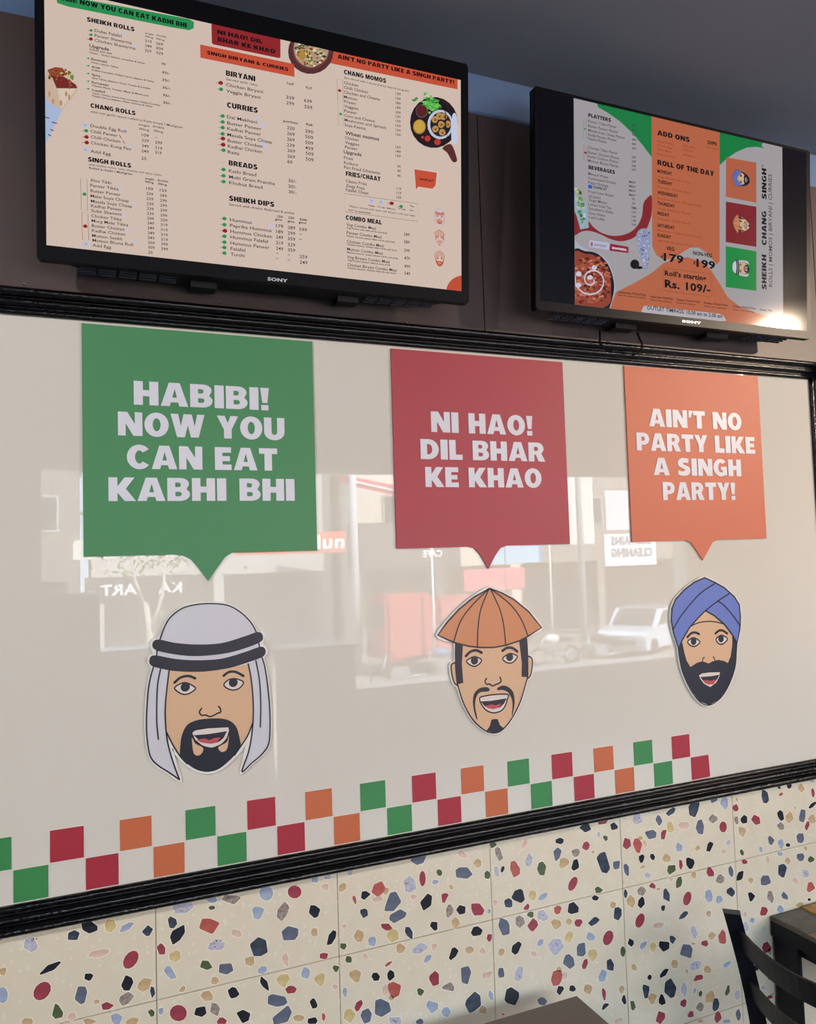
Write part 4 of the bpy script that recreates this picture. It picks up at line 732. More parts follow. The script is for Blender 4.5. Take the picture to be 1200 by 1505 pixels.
for x, y, r_ in ((810, 785, 24), (890, 812, 26), (770, 775, 12)): ell(E, x, y, r_, r_, scr((190, 60, 44)), .0009, .08)
pp(cv, E, [(1008, 600), (1045, 610), (1050, 810), (1002, 800)], scr((206, 212, 236)), .0013, True)
ps(cv, E, [(905, 500), (950, 560), (955, 700)], .0018, blk, .0014); ps(cv, E, [(960, 540), (955, 620), (965, 770)], .0012, blk, .0014)
cv.make('menu_screen', t1)

# ---- second television
t2, pl2, b2 = tv('smaller-looking right television with narrow orange and white menu between dark side bars', (1.6703, -.1122, 2.4465), R_(3.52), R_(-.17), .9631, .5647,
                 [(792, 441), (1185.5, 487), (1187, 224), (795, 134)], .078, [(1003, 473.5), (1031, 476.5), .0064], [(-.41, -.23), (.26, .42)], [(-.2, -.13), (.12, .2)])
cv = Canvas(pl2); cv.poly([(b2[0], b2[2]), (b2[1], b2[2]), (b2[1], b2[3]), (b2[0], b2[3])], mat('unlit_screen', (5, 6, 18), .07, spec=.5), .0001); cv.make('unlit_screen', t2)
G = crop(780, 110, .18333); H = crop(980, 140, .18333); I = crop(780, 300, .18333); J = crop(940, 320, .21667)
e = [pl2.px(844.5, 149), pl2.px(1152, 221), pl2.px(1150, 467), pl2.px(844.5, 446)]
bx = ((e[0][0]+e[3][0])/2, (e[1][0]+e[2][0])/2, b2[2], b2[3]); cv = SCanvas(pl2, bx)
cv.poly([(bx[0], bx[2]), (bx[1], bx[2]), (bx[1], bx[3]), (bx[0], bx[3])], scr((168, 163, 166)), .0002)
gr2, or2, mr2 = scr((22, 128, 66)), scr((190, 104, 70)), scr((136, 36, 42)); ik = scr((70, 60, 70)); real = lambda p: p
pp(cv, G, [(520, 200), (545, 262), (620, 305), (720, 375), (830, 480), (900, 565), (972, 660), (972, 200)], gr2, .0004)
pp(cv, I, [(340, 110), (352, 60), (400, 150), (465, 140), (500, 180), (560, 225), (640, 252), (720, 252), (800, 225), (860, 170), (895, 90), (905, 0), (930, -42), (972, -66), (972, 70), (955, 140), (925, 205), (860, 247), (800, 283), (720, 298), (640, 280), (560, 242), (480, 216), (410, 220), (345, 248)], mr2, .0004, True)
pp(cv, real, [(958, 165), (1058, 165), (1058, 384), (1054, 389), (1040, 372), (1027, 364), (1015, 364), (1005, 370), (990, 380), (975, 382), (965, 375), (959, 362)], or2, .0005)
pp(cv, real, [(895, 452), (905, 430), (940, 412), (960, 400), (975, 387), (990, 381), (1010, 378), (1031, 384), (1044, 395), (1057, 415), (1070, 437), (1087, 450), (1110, 459), (1135, 467), (1150, 480), (1150, 500), (890, 500)], or2, .0005)
pp(cv, real, [(1058, 165), (1124, 218), (1112, 216), (1098, 217), (1082, 224), (1070, 232), (1058, 243)], gr2, .0006); pp(cv, H, [(427, 250), (800, 330), (760, 408), (700, 408), (640, 422), (560, 455), (500, 495), (427, 555)], gr2, .0006)
pp(cv, H, [(478, 498), (720, 541), (720, 862), (475, 815)], scr((184, 98, 68)), .0007)
p_ = lambda *L: L
pp(cv, real, [(1067.3, 296.3), (1112, 304), (1112, 363), (1067, 355.8)], scr((130, 32, 40)), .0007); pp(cv, real, [(1067, 361.8), (1112, 369.5), (1112, 427.5), (1067, 422)], scr((24, 142, 66)), .0007)
for fx, (x, y), s_ in ((F3, (1089.5, 263), .066), (F2, (1089.5, 330), .066), (F1, (1089.5, 394), .066)): mini(cv, fx, pl2.px(x, y), s_, R_(90), None, .0009)
textset(cv, G, '463~338~645~PLATTERS\n465~755~677~BEVERAGES', blk, 30, 3)
textset(cv, G, '463~380~690~Paneer Tikka Platter\n463~418~703~Butter Paneer Platter\n463~453~758~Masala Soya Chaap Platter\n463~488~692~Kadai Paneer Platter\n463~520~615~Falafel Platter\n463~592~700~Chicken Tikka Platter\n463~630~715~Butter Chicken Platter\n463~662~705~Kadai Chicken Platter\n463~697~710~Mutton Bhuna Platter\n463~802~625~Mineral Water\n463~837~683~Carbonated Drinks\n463~872~622~Pulpy Orange\n465~944~668~Fresh Lime Water\n465~980~562~Jal Jeera\n465~1012~615~Virgin Mojito\n465~1047~648~Lemon Iced Tea', ik, 21, 0)
textset(cv, G, '500~908~612~COFFEE AT', scr((40, 40, 60)), 17, 2); pp(cv, G, [(463, 880), (493, 886), (493, 914), (463, 910)], scr((40, 90, 200)), .0007)
textset(cv, I, '465~44~665~Strawberry Shake\n465~80~598~Oreo Shake\n465~114~595~Cold Coffee', ik, 21, 0)
nums(cv, G, 812, 34, (413, 452, 489, 527, 562, 598, 668, 702, 738, 768), (449, 449, 439, 449, 449, 399, 549, 549, 549, 609), ik, 20); nums(cv, G, 790, 54, (866, 900, 934, 970), ('MRP',)*4, ik, 18); nums(cv, G, 815, 34, (1005, 1040, 1075), (99, 99, 109), ik, 18)
nums(cv, I, 812, 34, (38, 72, 107, 140, 172), (109, 109, 149, 149, 109), ik, 18)
ps(cv, G, [(425, 358), (448, 362), (448, 522), (425, 516)], .0008, scr((60, 130, 90)), closed=True); ps(cv, G, [(430, 560), (455, 572), (455, 694), (428, 688)], .0009, scr((140, 60, 70)), closed=True); leaf(G, 436, 435, gr2, 8, False); leaf(G, 441, 625, mr2, 11, False)
textset(cv, real, '966.6~198.5~1013.9~ADD ONS~7.2\n966.6~242.2~1049.7~ROLL OF THE DAY~7.6', blk, 7, 3); textset(cv, real, '1040.5~211.5~1054~DIPS~5\n966.6~253.5~988~MONDAY\n966.6~268.6~988.7~TUESDAY\n966.6~285~996.8~WEDNESDAY\n966.6~300.7~992.5~THURSDAY\n966.6~315.6~984~FRIDAY\n966.6~333~992~SATURDAY\n966.6~347.7~986.7~SUNDAY', blk, 4.6, 2)
rd = scr((164, 66, 44))
textset(cv, real, '966.6~260.5~1014~Veg Shawarma Roll\n966.6~276~1015~Paneer Tikka Roll\n966.6~292.5~1031~Kadhai Soya Chaap Roll\n966.6~307.5~1014~Veg Falafel Roll\n966.6~322.5~1014~Paneer Chilli Roll\n966.6~339.5~1030~Butter Chicken Roll\n966.6~354.5~1019~Seekh Butter Roll\n966.6~208.5~990~Extra Cheese\n966.6~214.5~988~Extra Egg\n966.6~220.5~988~Extra Mayo\n966.6~227~992~Extra Onion\n1004~215~1023~Garlic\n1004~221~1018~Olives\n1004~228~1022~Jalapeno\n1038~217~1055~Hummus', rd, 3, 0)
textset(cv, J, '182~218~238~VEG~24\n365~250~492~NON-VEG~24', blk, 24, 2); textset(cv, J, '165~290~300~179~50\n387~330~515~199~50\n172~470~482~Rs. 109/-~50', blk, 44, 2); textset(cv, J, '145~278~163~₹\n365~320~383~₹', blk, 24, 0)
textset(cv, J, "172~390~453~Roll's starting", blk, 33, 2); ps(cv, J, [(175, 342), (480, 382), (492, 395), (492, 528), (478, 536), (172, 494), (163, 480), (163, 352)], .0008, scr((110, 70, 40)), closed=True)
pp(cv, J, [(15, 630), (28, 602), (55, 596), (545, 652), (575, 670), (592, 700), (300, 720), (15, 680)], scr((188, 184, 190)), .0006); textset(cv, J, '52~622~563~OUTLET TIMINGS: 10.00 am to 2.00 am', scr((40, 40, 50)), 26, 1)
textset(cv, I, '700~712~925~Outlet East 7755577755~16\n700~732~928~Open for pickup and delivery~10\n958~748~1140~Outlet West 7755577755~16\n958~770~1130~Open for pickup~10', blk, 16, 1)
textset(cv, J, '250~560~412~Outlet 7755577755\n437~583~600~Outlet 7755577755\n635~605~790~Outlet 7755577755\n815~628~900~Outlet 775\n250~578~380~Open for pickup~8\n437~602~590~Open for pickup~8\n635~626~780~Open for pickup~8', blk, 12, 1)
def vtext(x, y0, y1, t, cap, m, bold):
    a = pl2.px(x, y0); b = pl2.px(x, y1); c = pl2.px(x+cap, y0)
    if bold: heavy(cv, t, a, b[1]-a[1], c[0]-a[0], m, .0008, R_(90), gap=.1)
    else: put_text(cv, t, a, b[1]-a[1], c[0]-a[0], m, 0, .0008, R_(90))
for t, y0, y1 in (('SHEIKH', 426, 375), ('CHANG', 361, 311), ('SINGH', 293.5, 248.5)): vtext(1126.8, y0, y1, t, 6.6, blk, 1)
cv2 = cv; vt = lambda: None
vtext(1135.6, 422, 257, 'ROLLS | MOMOS | BIRYANI | CURRIES', 5.2, scr((70, 64, 70)), 0); vtext(1122, 247, 243, 'TM', 2.2, ik, 0)
# delivery badges, curry, shake, drink
pp(cv, I, [(472, 288), (625, 310), (632, 322), (630, 368), (478, 346), (468, 336)], scr((190, 190, 214)), .0006); textset(cv, I, '512~334~612~SWIGGY~18', scr((110, 100, 150)), 18, 1); ell(I, 490, 322, 11, 18, scr((160, 110, 130)), .0008)
pp(cv, I, [(640, 318), (780, 342), (786, 352), (784, 393), (640, 374), (633, 366)], scr((150, 26, 60)), .0006); textset(cv, I, '652~358~770~zomato', scr((230, 226, 232)), 22, 2)
pp(cv, I, [(340, 330), (400, 335), (470, 372), (560, 400), (632, 480), (672, 600), (680, 720), (640, 830), (600, 880), (340, 880)], scr((176, 182, 196)), .0005, True); pp(cv, I, [(340, 395), (440, 378), (540, 400), (622, 485), (664, 600), (668, 700), (635, 825), (600, 880), (340, 880)], scr((14, 20, 26)), .0006, True); pp(cv, I, [(340, 410), (440, 398), (530, 420), (600, 500), (640, 600), (645, 700), (615, 815), (340, 860)], scr((150, 66, 46)), .0007, True)
for _ in range(230):
    x, y = rr.uniform(352, 640), rr.uniform(405, 800)
    if (x-480)**2/165**2+(y-610)**2/205**2 < 1: ell(I, x, y, rr.uniform(8, 20), rr.uniform(5, 12), scr(rr.choice([(190, 110, 84), (176, 90, 64), (206, 130, 100), (110, 36, 28), (90, 24, 20)])), .0008+rr.random()*.0002, .3, 7)
sp = [(490+(18+i*5.2)*math.cos(i*.42), 610+(18+i*5.2)*math.sin(i*.42)) for i in range(24)]; ps(cv, I, sp, .0042, scr((206, 200, 220)), .0012)
for x, y in ((510, 510), (475, 590), (385, 560), (380, 650)): ell(I, x, y, 24, 20, scr((210, 206, 224)), .0013, .2, 10)
pp(cv, I, [(848, 255), (870, 210), (905, 195), (940, 205), (962, 250), (958, 350), (938, 480), (945, 520), (900, 524), (905, 490), (885, 450), (862, 340)], scr((146, 156, 190)), .0007, True)
for _ in range(60): ell(I, rr.uniform(862, 950), rr.uniform(210, 500), rr.uniform(4, 10), rr.uniform(4, 9), scr(rr.choice([(190, 196, 222), (90, 96, 130), (170, 176, 206)])), .0009, .3, 6)
ell(I, 835, 483, 36, 38, scr((14, 14, 18)), .0011); ell(I, 870, 510, 30, 12, scr((14, 14, 18)), .001)
pp(cv, I, [(340, -120), (380, -60), (440, -10), (455, 60), (468, 190), (400, 205), (360, 60), (352, 0), (340, -30)], scr((150, 176, 196)), .0007)
for _ in range(34): y = rr.uniform(-120, 180); ell(I, 385+(y+60)*.19+rr.uniform(-22, 22), y, rr.uniform(8, 18), rr.uniform(8, 16), scr(rr.choice([(60, 120, 50), (90, 150, 70), (190, 200, 140), (40, 90, 40), (200, 206, 210)])), .001, .3, 7)
cv.make('menu_screen', t2)
# cables hanging below the second television
def cable(pts, label):
    P = [pl2.P(*pl2.px(x, y), h) for x, y, h in pts]; n = []
    for i in range(len(P)-1):
        for s in range(4): n.append(P[i].lerp(P[i+1], s/4))
    n.append(P[-1])
    for _ in range(3): n = [n[0]]+[(n[i-1]+n[i]*2+n[i+1])/4 for i in range(1, len(n)-1)]+[n[-1]]
    mb = MB(); mb.tube(n, .0031, 8); o = mb.make('cable', mat('black_cable', (5, 5, 7), .6, spec=.1), None, True); tag(o, label, 'cable', 'cables under the right television')
cable([(903, 478, -.06), (903, 488, -.06), (902.5, 497, -.06), (906, 503, -.06), (913, 508, -.06), (920, 511, -.055)], 'left one of two thin black cables drooping below the right television')
cable([(959, 482, -.06), (962, 491, -.06), (966, 499, -.06), (966, 506, -.06), (960, 513, -.06), (950, 516, -.055)], 'right one of two thin black cables drooping below the right television')
# ------------------------------------------------------------------ furniture
m_iron = mat('black_painted_iron', (12, 13, 22), .45, spec=.3); m_cap = mat('worn_dark_grey_end', (78, 80, 84), .6)
def bar(mb, A, B, wv, dv, w, d):
    """rectangular bar from A to B, section axes wv and dv"""
    wv = Vector(wv).normalized()*w/2; dv = Vector(dv).normalized()*d/2
    f = lambda P: [P-wv-dv, P+wv-dv, P+wv+dv, P-wv+dv]
    mb.hull(f(Vector(A)), f(Vector(B))); return mb
chair = empty('dining_chair', (1.88, -.42, 0), 'black metal ladder-back chair beside the mosaic table', 'chair')
PB = [(-.075, .96, 0)]
def post(y, cap=True):
    top = Vector((1.655, y, .902)); mid = Vector((1.745, y, .46)); bot = Vector((1.70, y, 0))
    mb = MB(); V = []; n = 10; pts = []
    for i in range(n+1):
        t = i/n; pts.append(top.lerp(mid, t)+Vector((.012*math.sin(math.pi*t), 0, 0)))
    for i in range(1, 6): pts.append(mid.lerp(bot, i/5))
    rings = [[p+Vector((dx, dy, 0)) for dx, dy in ((-.0215, .0055), (.0085, -.0215), (.0215, -.0055), (-.0085, .0215))] for p in pts]
    for i in range(len(rings)-1): mb.hull(rings[i], rings[i+1])
    o = mb.make('back_post', m_iron, chair)
    mb = MB(); S4 = [Vector((top.x+dx*1.03, y+dy*1.03, top.z)) for dx, dy in ((-.0215, .0055), (.0085, -.0215), (.0215, -.0055), (-.0085, .0215))]; mb.hull(S4, [v+Vector((0, 0, .003)) for v in S4]); mb.make('post_cap', m_cap, o)
post(-.187); post(-.60)
def slat(z, hgt, off):
    n = 16; F_ = []; mb = MB(); rows = []
    for i in range(n+1):
        t = i/n; y = -.195-.40*t; x = 1.655+(.902-z)*.2+off-.055*math.sin(math.pi*t)
        rows.append([(x-.004, y, z-hgt/2), (x+.004, y, z-hgt/2), (x-.008, y, z+hgt/2), (x-.016, y, z+hgt/2)])
    for i in range(n): mb.hull(rows[i], rows[i+1])
    mb.make('back_slat', m_iron, chair)
slat(.835, .058, .012); slat(.705, .058, .012); slat(.585, .058, .012)
mb = MB(); mb.box((1.735, -.59, .435), (2.10, -.20, .465), bev=.012); mb.make('seat', m_iron, chair)
for y in (-.212, -.578):
    mb = MB(); bar(mb, (2.12, y, .44), (2.14, y, 0), (1, 0, 0), (0, 1, 0), .03, .03); mb.make('leg', m_iron, chair)
    mb = MB(); bar(mb, (1.73, y, .2), (2.125, y, .2), (0, 0, 1), (0, 1, 0), .02, .018); mb.make('stretcher', m_iron, chair)
# right table with a top of mixed wooden blocks
ta = empty('dining_table', (2.34, -.36, 0), 'black framed table topped with mixed coloured wooden blocks, by the right wall panel', 'table')
Zt = .7536
mb = MB(); mb.box((1.978, -.72, Zt-.055), (2.70, -.004, Zt-.012), bev=.002); mb.make('table_frame', m_iron, ta)
mb = MB(); mb.box((1.978, -.72, Zt-.012), (1.980, -.004, Zt-.001)); mb.box((2.694, -.72, Zt-.012), (2.70, -.004, Zt-.001)); mb.box((1.984, -.72, Zt-.012), (2.694, -.714, Zt-.001)); mb.box((1.984, -.01, Zt-.012), (2.694, -.004, Zt-.001)); mb.make('edge_strip', mat('worn_metal_edge', (92, 88, 82), .35, .6), ta)
WB = {(0, 0): (100, 98, 88), (1, 0): (196, 146, 78), (2, 0): (110, 100, 104), (0, 1): (150, 118, 92), (1, 1): (170, 98, 74), (2, 1): (84, 74, 66), (0, 2): (104, 140, 112), (1, 2): (150, 120, 90)}
rw = random.Random(5); BL_ = .1175
for i in range(6):
    for j in range(6):
        c = WB.get((i, j)) or rw.choice([(110, 92, 74), (158, 120, 84), (92, 88, 80), (172, 100, 72), (104, 132, 108), (190, 150, 96), (80, 66, 58)])
        zz = Zt+(.004 if (i, j) == (1, 0) else 0)
        x0, y1 = 1.981+i*BL_, -.0105-j*BL_
        MB().box((x0+.0006, y1-BL_+.0006, Zt-.011), (x0+BL_-.0006, y1-.0006, zz), bev=.0012).make('wood_block', mat('wood_%d_%d_%d' % c, c, .45, noise=.35, scale=26, bump=.15), ta)
mb = MB(); mb.box((2.0, -.70, Zt-.085), (2.68, -.02, Zt-.055), bev=.002); mb.make('apron', m_iron, ta)
mb = MB(); mb.box((1.984, -.092, 0), (1.998, -.006, Zt-.055), bev=.002); mb.make('leg', m_iron, ta)
mb = MB(); mb.box((2.68, -.092, 0), (2.694, -.006, Zt-.055), bev=.002); mb.make('leg', m_iron, ta)
mb = MB(); mb.box((1.984, -.714, 0), (1.998, -.628, Zt-.055), bev=.002); mb.make('leg', m_iron, ta)
mb = MB(); mb.box((2.68, -.714, 0), (2.694, -.628, Zt-.055), bev=.002); mb.make('leg', m_iron, ta)
# near brown table
tb = empty('dining_table', (.6, -.45, 0), 'plain brown laminate tabletop whose far corner shows at the bottom edge', 'table')
mb = MB(); mb.box((-.1, -.82, Zt-.028), (1.2385, -.0965, Zt), bev=.004); mb.make('tabletop', mat('brown_table_laminate', (112, 98, 90), .42, noise=.05, scale=5), tb)
a = (1.06, -.0975); mb = MB(); mb.box((a[0]-.022, -.0972, Zt-.022), (a[0]+.012, -.0955, Zt-.004)); mb.make('chipped_edge', mat('bare_board_chip', (112, 66, 54), .8), tb)
mb = MB(); mb.box((.5, -.52, .02), (.64, -.38, Zt-.028), bev=.004); mb.make('pedestal', m_iron, tb)
mb = MB(); mb.box((.25, -.7, 0), (.9, -.2, .02), bev=.004); mb.make('foot_plate', m_iron, tb)
# serving counter near the street front (seen in the glass)
co = empty('counter', (1.945, FY+.45, 0), 'cream counter block standing at the street front, seen mirrored in the glass', 'counter')
mb = MB(); mb.box((1.66, FY+.1, 0), (2.24, FY+.5, 1.08), bev=.004); mb.make('body', m_inwall, co)
mb = MB(); mb.box((1.63, FY+.08, 1.08), (2.27, FY+.52, 1.11), bev=.004); mb.make('worktop', m_inwall, co)
cb = empty('cupboard', (.05, FY+.3, 0), 'tall pale cupboard by the street door, seen mirrored at the left of the glass', 'cupboard')
MB().box((-.13, FY+.02, 0), (.27, FY+.45, 1.62), bev=.004).make('carcass', m_inwall, cb)
MB().box((-.12, FY+.452, .06), (.26, FY+.47, 1.6), bev=.003).make('door', m_inwall, cb)
# ceiling spotlights: the warm one, and a whiter one added as unseen fill
def spotlight(P, T, col, st, label):
    P = Vector(P); T = Vector(T); s_ = empty('spotlight', (P.x, P.y, Z_CE), label, 'lamp', 'track spotlights on the ceiling'); d = (T-P).normalized(); c = P-d*.07; wl = mat('white_lamp_ring', (220, 220, 220), .4)
    MB().tube([(c.x-d.x*.05, c.y-d.y*.05, Z_CE), (c.x-d.x*.05, c.y-d.y*.05, Z_CE-.07)], .012, 10).make('stem', wl, s_, True)
    MB().tube([c-d*.10, c-d*.09, c, c+d*.005], [.03, .05, .055, .055], 20).make('housing', wl, s_, True)
    MB().tube([c+d*.006, c+d*.009], .046, 20).make('lens', mat('lens_glow_%d' % st, col, .5, emit=st), s_)
spotlight((4.5, -2.40, 3.0), (2.35, 0, 2.35), (255, 214, 170), 260, 'warm track spotlight on the ceiling aimed at the right television')
spotlight((-1.75, -2.30, 3.0), (0, 0, 1.95), (255, 242, 236), 120, 'added unseen whiter spotlight on the ceiling brightening the upper left of the glass panel')

# ------------------------------------------------------------------ the street outside (seen mirrored in the glass panel)
GZ = -1.9
S('ground', MB().box((-40, FY-.3, GZ-.3), (70, -48, GZ)), mat('dusty_asphalt', (150, 142, 132), .9, noise=.15, scale=.6))
def bld(name, x0, x1, y, z1, col, label, shop=True, win=(.9, 1.1), zlow=1.3, seed=1):
    t = empty(name, ((x0+x1)/2, y, GZ), label, 'building'); rb = random.Random(seed)
    if shop:
        mb = MB(); mb.box((x0, y-8, GZ), (x1, y-3.2, zlow)); mb.box((x0, y-3.2, GZ), (x0+.4, y, zlow)); mb.box((x1-.4, y-3.2, GZ), (x1, y, zlow)); mb.box((x0, y-8, zlow), (x1, y, z1)); mb.make('walls', col, t)
        n = max(1, int((x1-x0)/3.4))
        for i in range(1, n):
            x = x0+(x1-x0)*i/n; MB().box((x-.18, y-.4, GZ), (x+.18, y-.02, zlow)).make('pillar', col, t)
    else: MB().box((x0, y-8, GZ), (x1, y, z1)).make('walls', col, t)
    n = int((x1-x0)/2.4)
    z = zlow+1.6
    while z < z1-1.4:
        for i in range(n):
            x = x0+(x1-x0)*(i+.5)/n; f = MB().box((x-.6, y, z), (x+.6, y+.08, z+1.2)).make('window', mat('window_frame_grey', (170, 170, 170), .5), t); MB().box((x-.52, y+.02, z+.08), (x+.52, y+.1, z+1.12)).make('pane', mat('dark_pane', (40, 48, 54), .1), f)
        z += 3
    MB().box((x0-.1, y-8, z1), (x1+.1, y+.15, z1+.25)).make('parapet', col, t)
    return t
mw = lambda n, c: mat(n, c, .85, noise=.12, scale=1.2)
bld('shop_building', -12, .2, -26, 5.5, mw('weathered_plaster', (120, 112, 104)), 'dull plaster shop row at the left end of the mirrored street', seed=2)
bld('shop_building', .55, 9.1, -27, 9, mw('pale_concrete', (196, 196, 192)), 'pale concrete block over the orange shop sign, mirrored in the glass', seed=3)
bld('shop_building', 9.5, 16.5, -25.5, 8.2, mw('cream_block', (232, 222, 204)), 'cream building with the red sloping awning, mirrored in the glass', seed=4)
bld('shop_building', 16.8, 30, -26.5, 7.2, mw('grey_block', (140, 134, 128)), 'grey building carrying the white printed banners, mirrored in the glass', seed=5)
bld('shop_building', 30.4, 60, -30, 10, mw('far_plaster', (120, 112, 104)), 'far plaster building at the right end of the mirrored street', seed=6)
def board(name, x0, x1, z0, z1, y, col, label, texts=(), d=.12, cat='sign'):
    t = empty(name, ((x0+x1)/2, y, z0), label, cat, 'signboards across the mirrored street')
    MB().box((x0, y-d, z0), (x1, y, z1), bev=.01).make('board', mat('signboard_%d_%d_%d' % col, col, .5), t)
    for tx, a, b, w, h, c in texts:
        cv = Canvas(Plane((a, y, b), (-1, 0, 0), (0, 0, 1))); put_text(cv, tx, (0, 0), w, h, mat('sign_ink_%d_%d_%d' % c, c, .5), 2, .02); cv.make('lettering', t)
    return t
board('signboard', .0, 4.4, 1.95, 2.5, -21.6, (226, 222, 214), 'white striped shop fascia at the left of the mirrored street')
board('signboard', .3, 3.6, .72, 1.45, -21.7, (84, 80, 80), 'dark shop sign with white letters K A R T, mirrored in the glass', [('KA    ART', 2.9, .95, 2.2, .28, (240, 240, 240))])
board('signboard', 4.0, 7.95, 1.95, 2.62, -21.8, (236, 116, 84), 'long orange shop sign, mirrored in the glass', [('nul', 7.9, 2.1, .9, .42, (250, 250, 250))])
board('signboard', 8.6, 12.3, 1.35, 2.9, -22.4, (112, 106, 100), 'dark grey boxed cafe sign, mirrored in the glass', [('CAFE', 11.6, 1.72, .75, .22, (250, 250, 250))], 1.2)
board('signboard', 13.3, 15.4, 1.4, 2.0, -22, (170, 208, 236), 'light blue and white board under the red bubble, mirrored in the glass')
board('signboard', 12.2, 14.6, .5, 1.25, -22, (226, 120, 124), 'pink and white board above the red truck, mirrored in the glass')
board('banner', 18.2, 20.6, 1.15, 2.35, -22.2, (236, 238, 242), 'white hanging banner printed CURTAINS CLEANING, mirrored in the glass', [('CURTAINS', 20.4, 1.95, 1.9, .3, (120, 120, 130)), ('CLEANING', 20.4, 1.5, 1.9, .3, (120, 120, 130))], .04)
board('banner', 18.4, 20.4, 2.5, 4.0, -22.3, (232, 214, 220), 'pinkish banner hung above the curtain banner, mirrored in the glass', (), .04)
board('banner', 16.6, 17.7, 2.0, 4.55, -22.1, (214, 220, 214), 'tall pale green hoarding beside the street pole, mirrored in the glass', (), .04)
aw = empty('awning', (11, -23, 3.9), 'red sloping awning with white edge above the street, mirrored in the glass', 'awning')
MB().hull([Vector(p) for p in ((8.4, -24, 4.7), (14.5, -24, 3.6), (14.5, -24, 3.4), (8.4, -24, 4.5))], [Vector(p) for p in ((8.4, -22.3, 4.4), (14.5, -22.3, 3.2), (14.5, -22.3, 2.85), (8.4, -22.3, 4.1))]).make('cloth', mat('red_awning', (214, 60, 78), .7), aw)
MB().hull([Vector(p) for p in ((8.4, -22.3, 4.3), (14.5, -22.3, 3.08), (14.5, -22.3, 3.0), (8.4, -22.3, 4.22))], [Vector(p) for p in ((8.4, -22.26, 4.3), (14.5, -22.26, 3.08), (14.5, -22.26, 3.0), (8.4, -22.26, 4.22))]).make('white_edge', mat('white_gloss', (215, 215, 215), .3), aw)
def pole(x, y, h, r, col, label):
    o = MB().tube([(x, y, GZ), (x, y, h)], [r, r*.7], 12).make('street_pole', mat('pole_%d' % col[0], col, .5), None, True); tag(o, label, 'pole')
pole(10.1, -20.0, 2.4, .05, (236, 236, 236), 'thin white pole in front of the cafe sign, mirrored in the glass')
pole(16.0, -20.6, 6, .13, (150, 150, 150), 'thick grey street pole left of the car, mirrored in the glass')
pole(14.6, -20.4, 4.2, .045, (232, 228, 214), 'thin cream pole beside the grey one, mirrored in the glass')
pole(8.3, -22.0, 6.2, .16, (206, 206, 210), 'white street lamp post by the orange sign, mirrored in the glass')
def car():
    t = empty('parked_car', (18.6, -20.8, GZ), 'white and pale blue family car parked by the kerb, mirrored in the glass', 'car'); m = mat('pale_blue_car_paint', (196, 208, 226), .18, coat=1); g = mat('dark_pane', (40, 48, 54), .1); k = mat('tyre_rubber', (24, 24, 24), .8)
    L = [(-2.1, .45), (-2.15, .8), (-1.95, .95), (-.95, 1.05), (-.25, 1.58), (1.5, 1.62), (2.0, 1.1), (2.1, .9), (2.1, .4), (1.75, .3), (-1.9, .3)]
    X = lambda p, y, s=1: Vector((18.6+p[0], -20.8+y*s, GZ+p[1]))
    mb = MB(); mb.hull([X(p, .84) for p in L], [X(p, -.84) for p in L]); mb.make('body', m, t)
    mb = MB(); mb.hull([X(p, .86) for p in ((-.75, 1.06), (-.2, 1.5), (1.45, 1.53), (1.85, 1.08))], [X(p, -.86) for p in ((-.75, 1.06), (-.2, 1.5), (1.45, 1.53), (1.85, 1.08))]); mb.make('side_glass', g, t)
    mb = MB(); mb.hull([Vector(v) for v in ((17.62, -20.1, GZ+1.08), (17.62, -21.5, GZ+1.08), (18.3, -21.45, GZ+1.56), (18.3, -20.15, GZ+1.56))], [Vector(v) for v in ((17.6, -20.1, GZ+1.1), (17.6, -21.5, GZ+1.1), (18.28, -21.45, GZ+1.58), (18.28, -20.15, GZ+1.58))]); mb.make('windscreen', g, t)
    for x in (-1.35, 1.4):
        for y in (.8, -.8): MB().tube([(18.6+x, -20.8+y-.1, GZ+.33), (18.6+x, -20.8+y+.1, GZ+.33)], .33, 20).make('wheel', k, t, True)
    for y in (.6, -.6): MB().box((16.42, -20.8+y-.2, GZ+.72), (16.5, -20.8+y+.2, GZ+.86), bev=.02).make('headlight', mat('lamp_glass', (240, 240, 244), .1), t)
    MB().box((16.42, -21.3, GZ+.5), (16.47, -20.3, GZ+.66), bev=.01).make('grille', k, t)
    t.rotation_euler = (0, 0, R_(-32))
car()
def truck():
    t = empty('goods_truck', (10.3, -21, GZ), 'faded red three-wheeled goods truck parked before the cafe, mirrored in the glass', 'truck'); m = mat('faded_red_paint', (206, 92, 88), .4); k = mat('tyre_rubber', (24, 24, 24), .8)
    MB().box((8.7, -21.7, GZ+.5), (10.3, -20.4, GZ+2.5), bev=.12).make('cab', m, t); MB().box((10.35, -21.75, GZ+.6), (12.2, -20.35, GZ+1.5), bev=.04).make('load_box', m, t)
    MB().box((10.4, -21.7, GZ+1.5), (12.1, -20.4, GZ+2.35), bev=.15).make('canopy', mat('red_canvas', (196, 96, 96), .8), t); MB().box((8.66, -21.5, GZ+1.5), (8.75, -20.6, GZ+2.2), bev=.02).make('windscreen', mat('dark_pane', (40, 48, 54), .1), t)
    for x in (9.2, 11.7): MB().tube([(x, -20.45, GZ+.3), (x, -20.25, GZ+.3)], .3, 18).make('wheel', k, t, True)
truck()
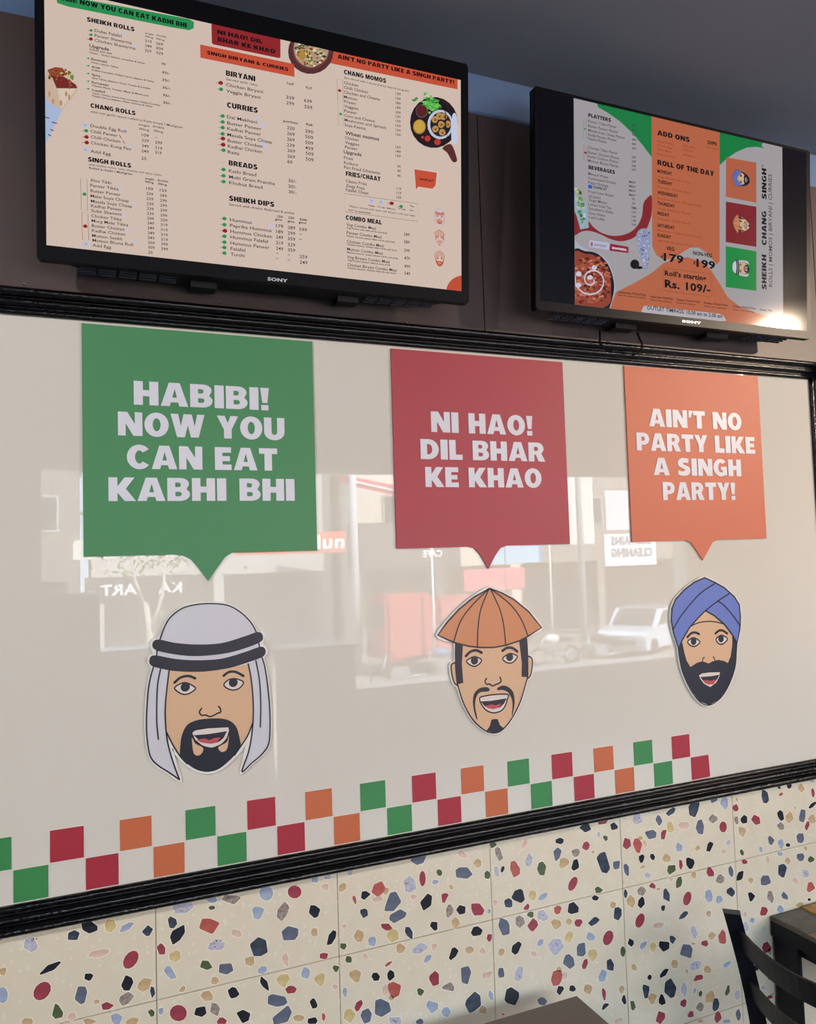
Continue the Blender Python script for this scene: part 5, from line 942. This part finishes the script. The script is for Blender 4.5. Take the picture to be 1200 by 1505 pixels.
def bike(x, y, label, col):
    t = empty('motorcycle', (x, y, GZ), label, 'motorcycle', 'motorcycles parked along the mirrored kerb'); m = mat('bike_paint_%d' % col[0], col, .25); k = mat('tyre_rubber', (24, 24, 24), .8); c = mat('bright_steel', (200, 200, 205), .25, 1)
    for dx in (-.62, .62):
        pts = [(x+dx+.27*math.cos(a*.5236), y, GZ+.31+.27*math.sin(a*.5236)) for a in range(13)]; MB().tube(pts, .045, 8).make('wheel', k, t, True)
    MB().blob((x-.1, y, GZ+.85), (.3, .13, .15)).make('fuel_tank', m, t, True); MB().box((x+.1, y-.12, GZ+.76), (x+.7, y+.12, GZ+.86), bev=.04).make('seat', k, t)
    MB().tube([(x-.62, y, GZ+.31), (x-.4, y, GZ+1.0)], .03).make('fork', c, t, True); MB().tube([(x-.42, y-.33, GZ+1.05), (x-.4, y, GZ+1.0), (x-.42, y+.33, GZ+1.05)], .018).make('handlebar', c, t, True)
    MB().box((x-.3, y-.1, GZ+.3), (x+.25, y+.1, GZ+.62), bev=.05).make('engine', c, t); MB().tube([(x, y+.12, GZ+.3), (x+.75, y+.14, GZ+.38)], .04).make('exhaust', c, t, True)
bike(8.4, -18.6, 'red motorcycle parked nearest the counter, mirrored in the glass', (170, 50, 50))
bike(9.9, -18.9, 'blue motorcycle parked second from the counter, mirrored in the glass', (80, 120, 170))
bike(14.4, -20.0, 'white motorcycle parked by the cream pole, mirrored in the glass', (220, 220, 220))
bike(15.6, -19.2, 'black motorcycle parked left of the car, mirrored in the glass', (30, 30, 34))
tr = empty('street_tree', (1.6, -17, GZ), 'slim forked street tree with sparse leaves, mirrored in the glass', 'tree')
mbt = MB(); mbt.tube([(1.6, -17, GZ), (1.62, -17, .2), (1.55, -17, .9)], [.1, .08, .06], 10); mbt.tube([(1.62, -17, .2), (1.9, -16.9, 1.1), (2.0, -17, 1.9)], [.06, .045, .02], 8); mbt.tube([(1.57, -17, .7), (1.3, -17.1, 1.5), (1.2, -17, 2.2)], [.05, .035, .02], 8); mbt.make('trunk', mat('pale_bark', (206, 196, 178), .8), tr, True)
lv = MB(); rl = random.Random(11)
for _ in range(520):
    c = Vector((1.6+rl.gauss(0, .75), -17+rl.gauss(0, .6), 2.5+rl.gauss(0, .65))); a = Vector((rl.uniform(-1, 1), rl.uniform(-1, 1), rl.uniform(-1, 1))).normalized()*.09; b = a.cross(Vector((rl.uniform(-1, 1), rl.uniform(-1, 1), rl.uniform(-1, 1)))).normalized()*.045
    lv.add([c-a, c+b, c+a, c-b], [(0, 1, 2, 3)])
o = lv.make('foliage', mat('pale_green_leaf', (130, 150, 90), .6), tr); o['kind'] = 'stuff'
ra = empty('stair_railing', (.6, -6, -.6), 'steel stair railing outside the door, mirrored in the glass beside the white headscarf', 'railing')
for k in range(3): MB().tube([(.12, -5.6, .78-.1*k), (.8, -7.2, -.12-.1*k), (1.3, -8.3, -.75-.1*k)], .016, 8).make('rail', m_steel, ra, True)
for (x, y, z) in ((.12, -5.6, .8), (.8, -7.2, -.1), (1.3, -8.3, -.72)): MB().tube([(x, y, z), (x, y, z-1.0)], .02, 8).make('post', m_steel, ra, True)
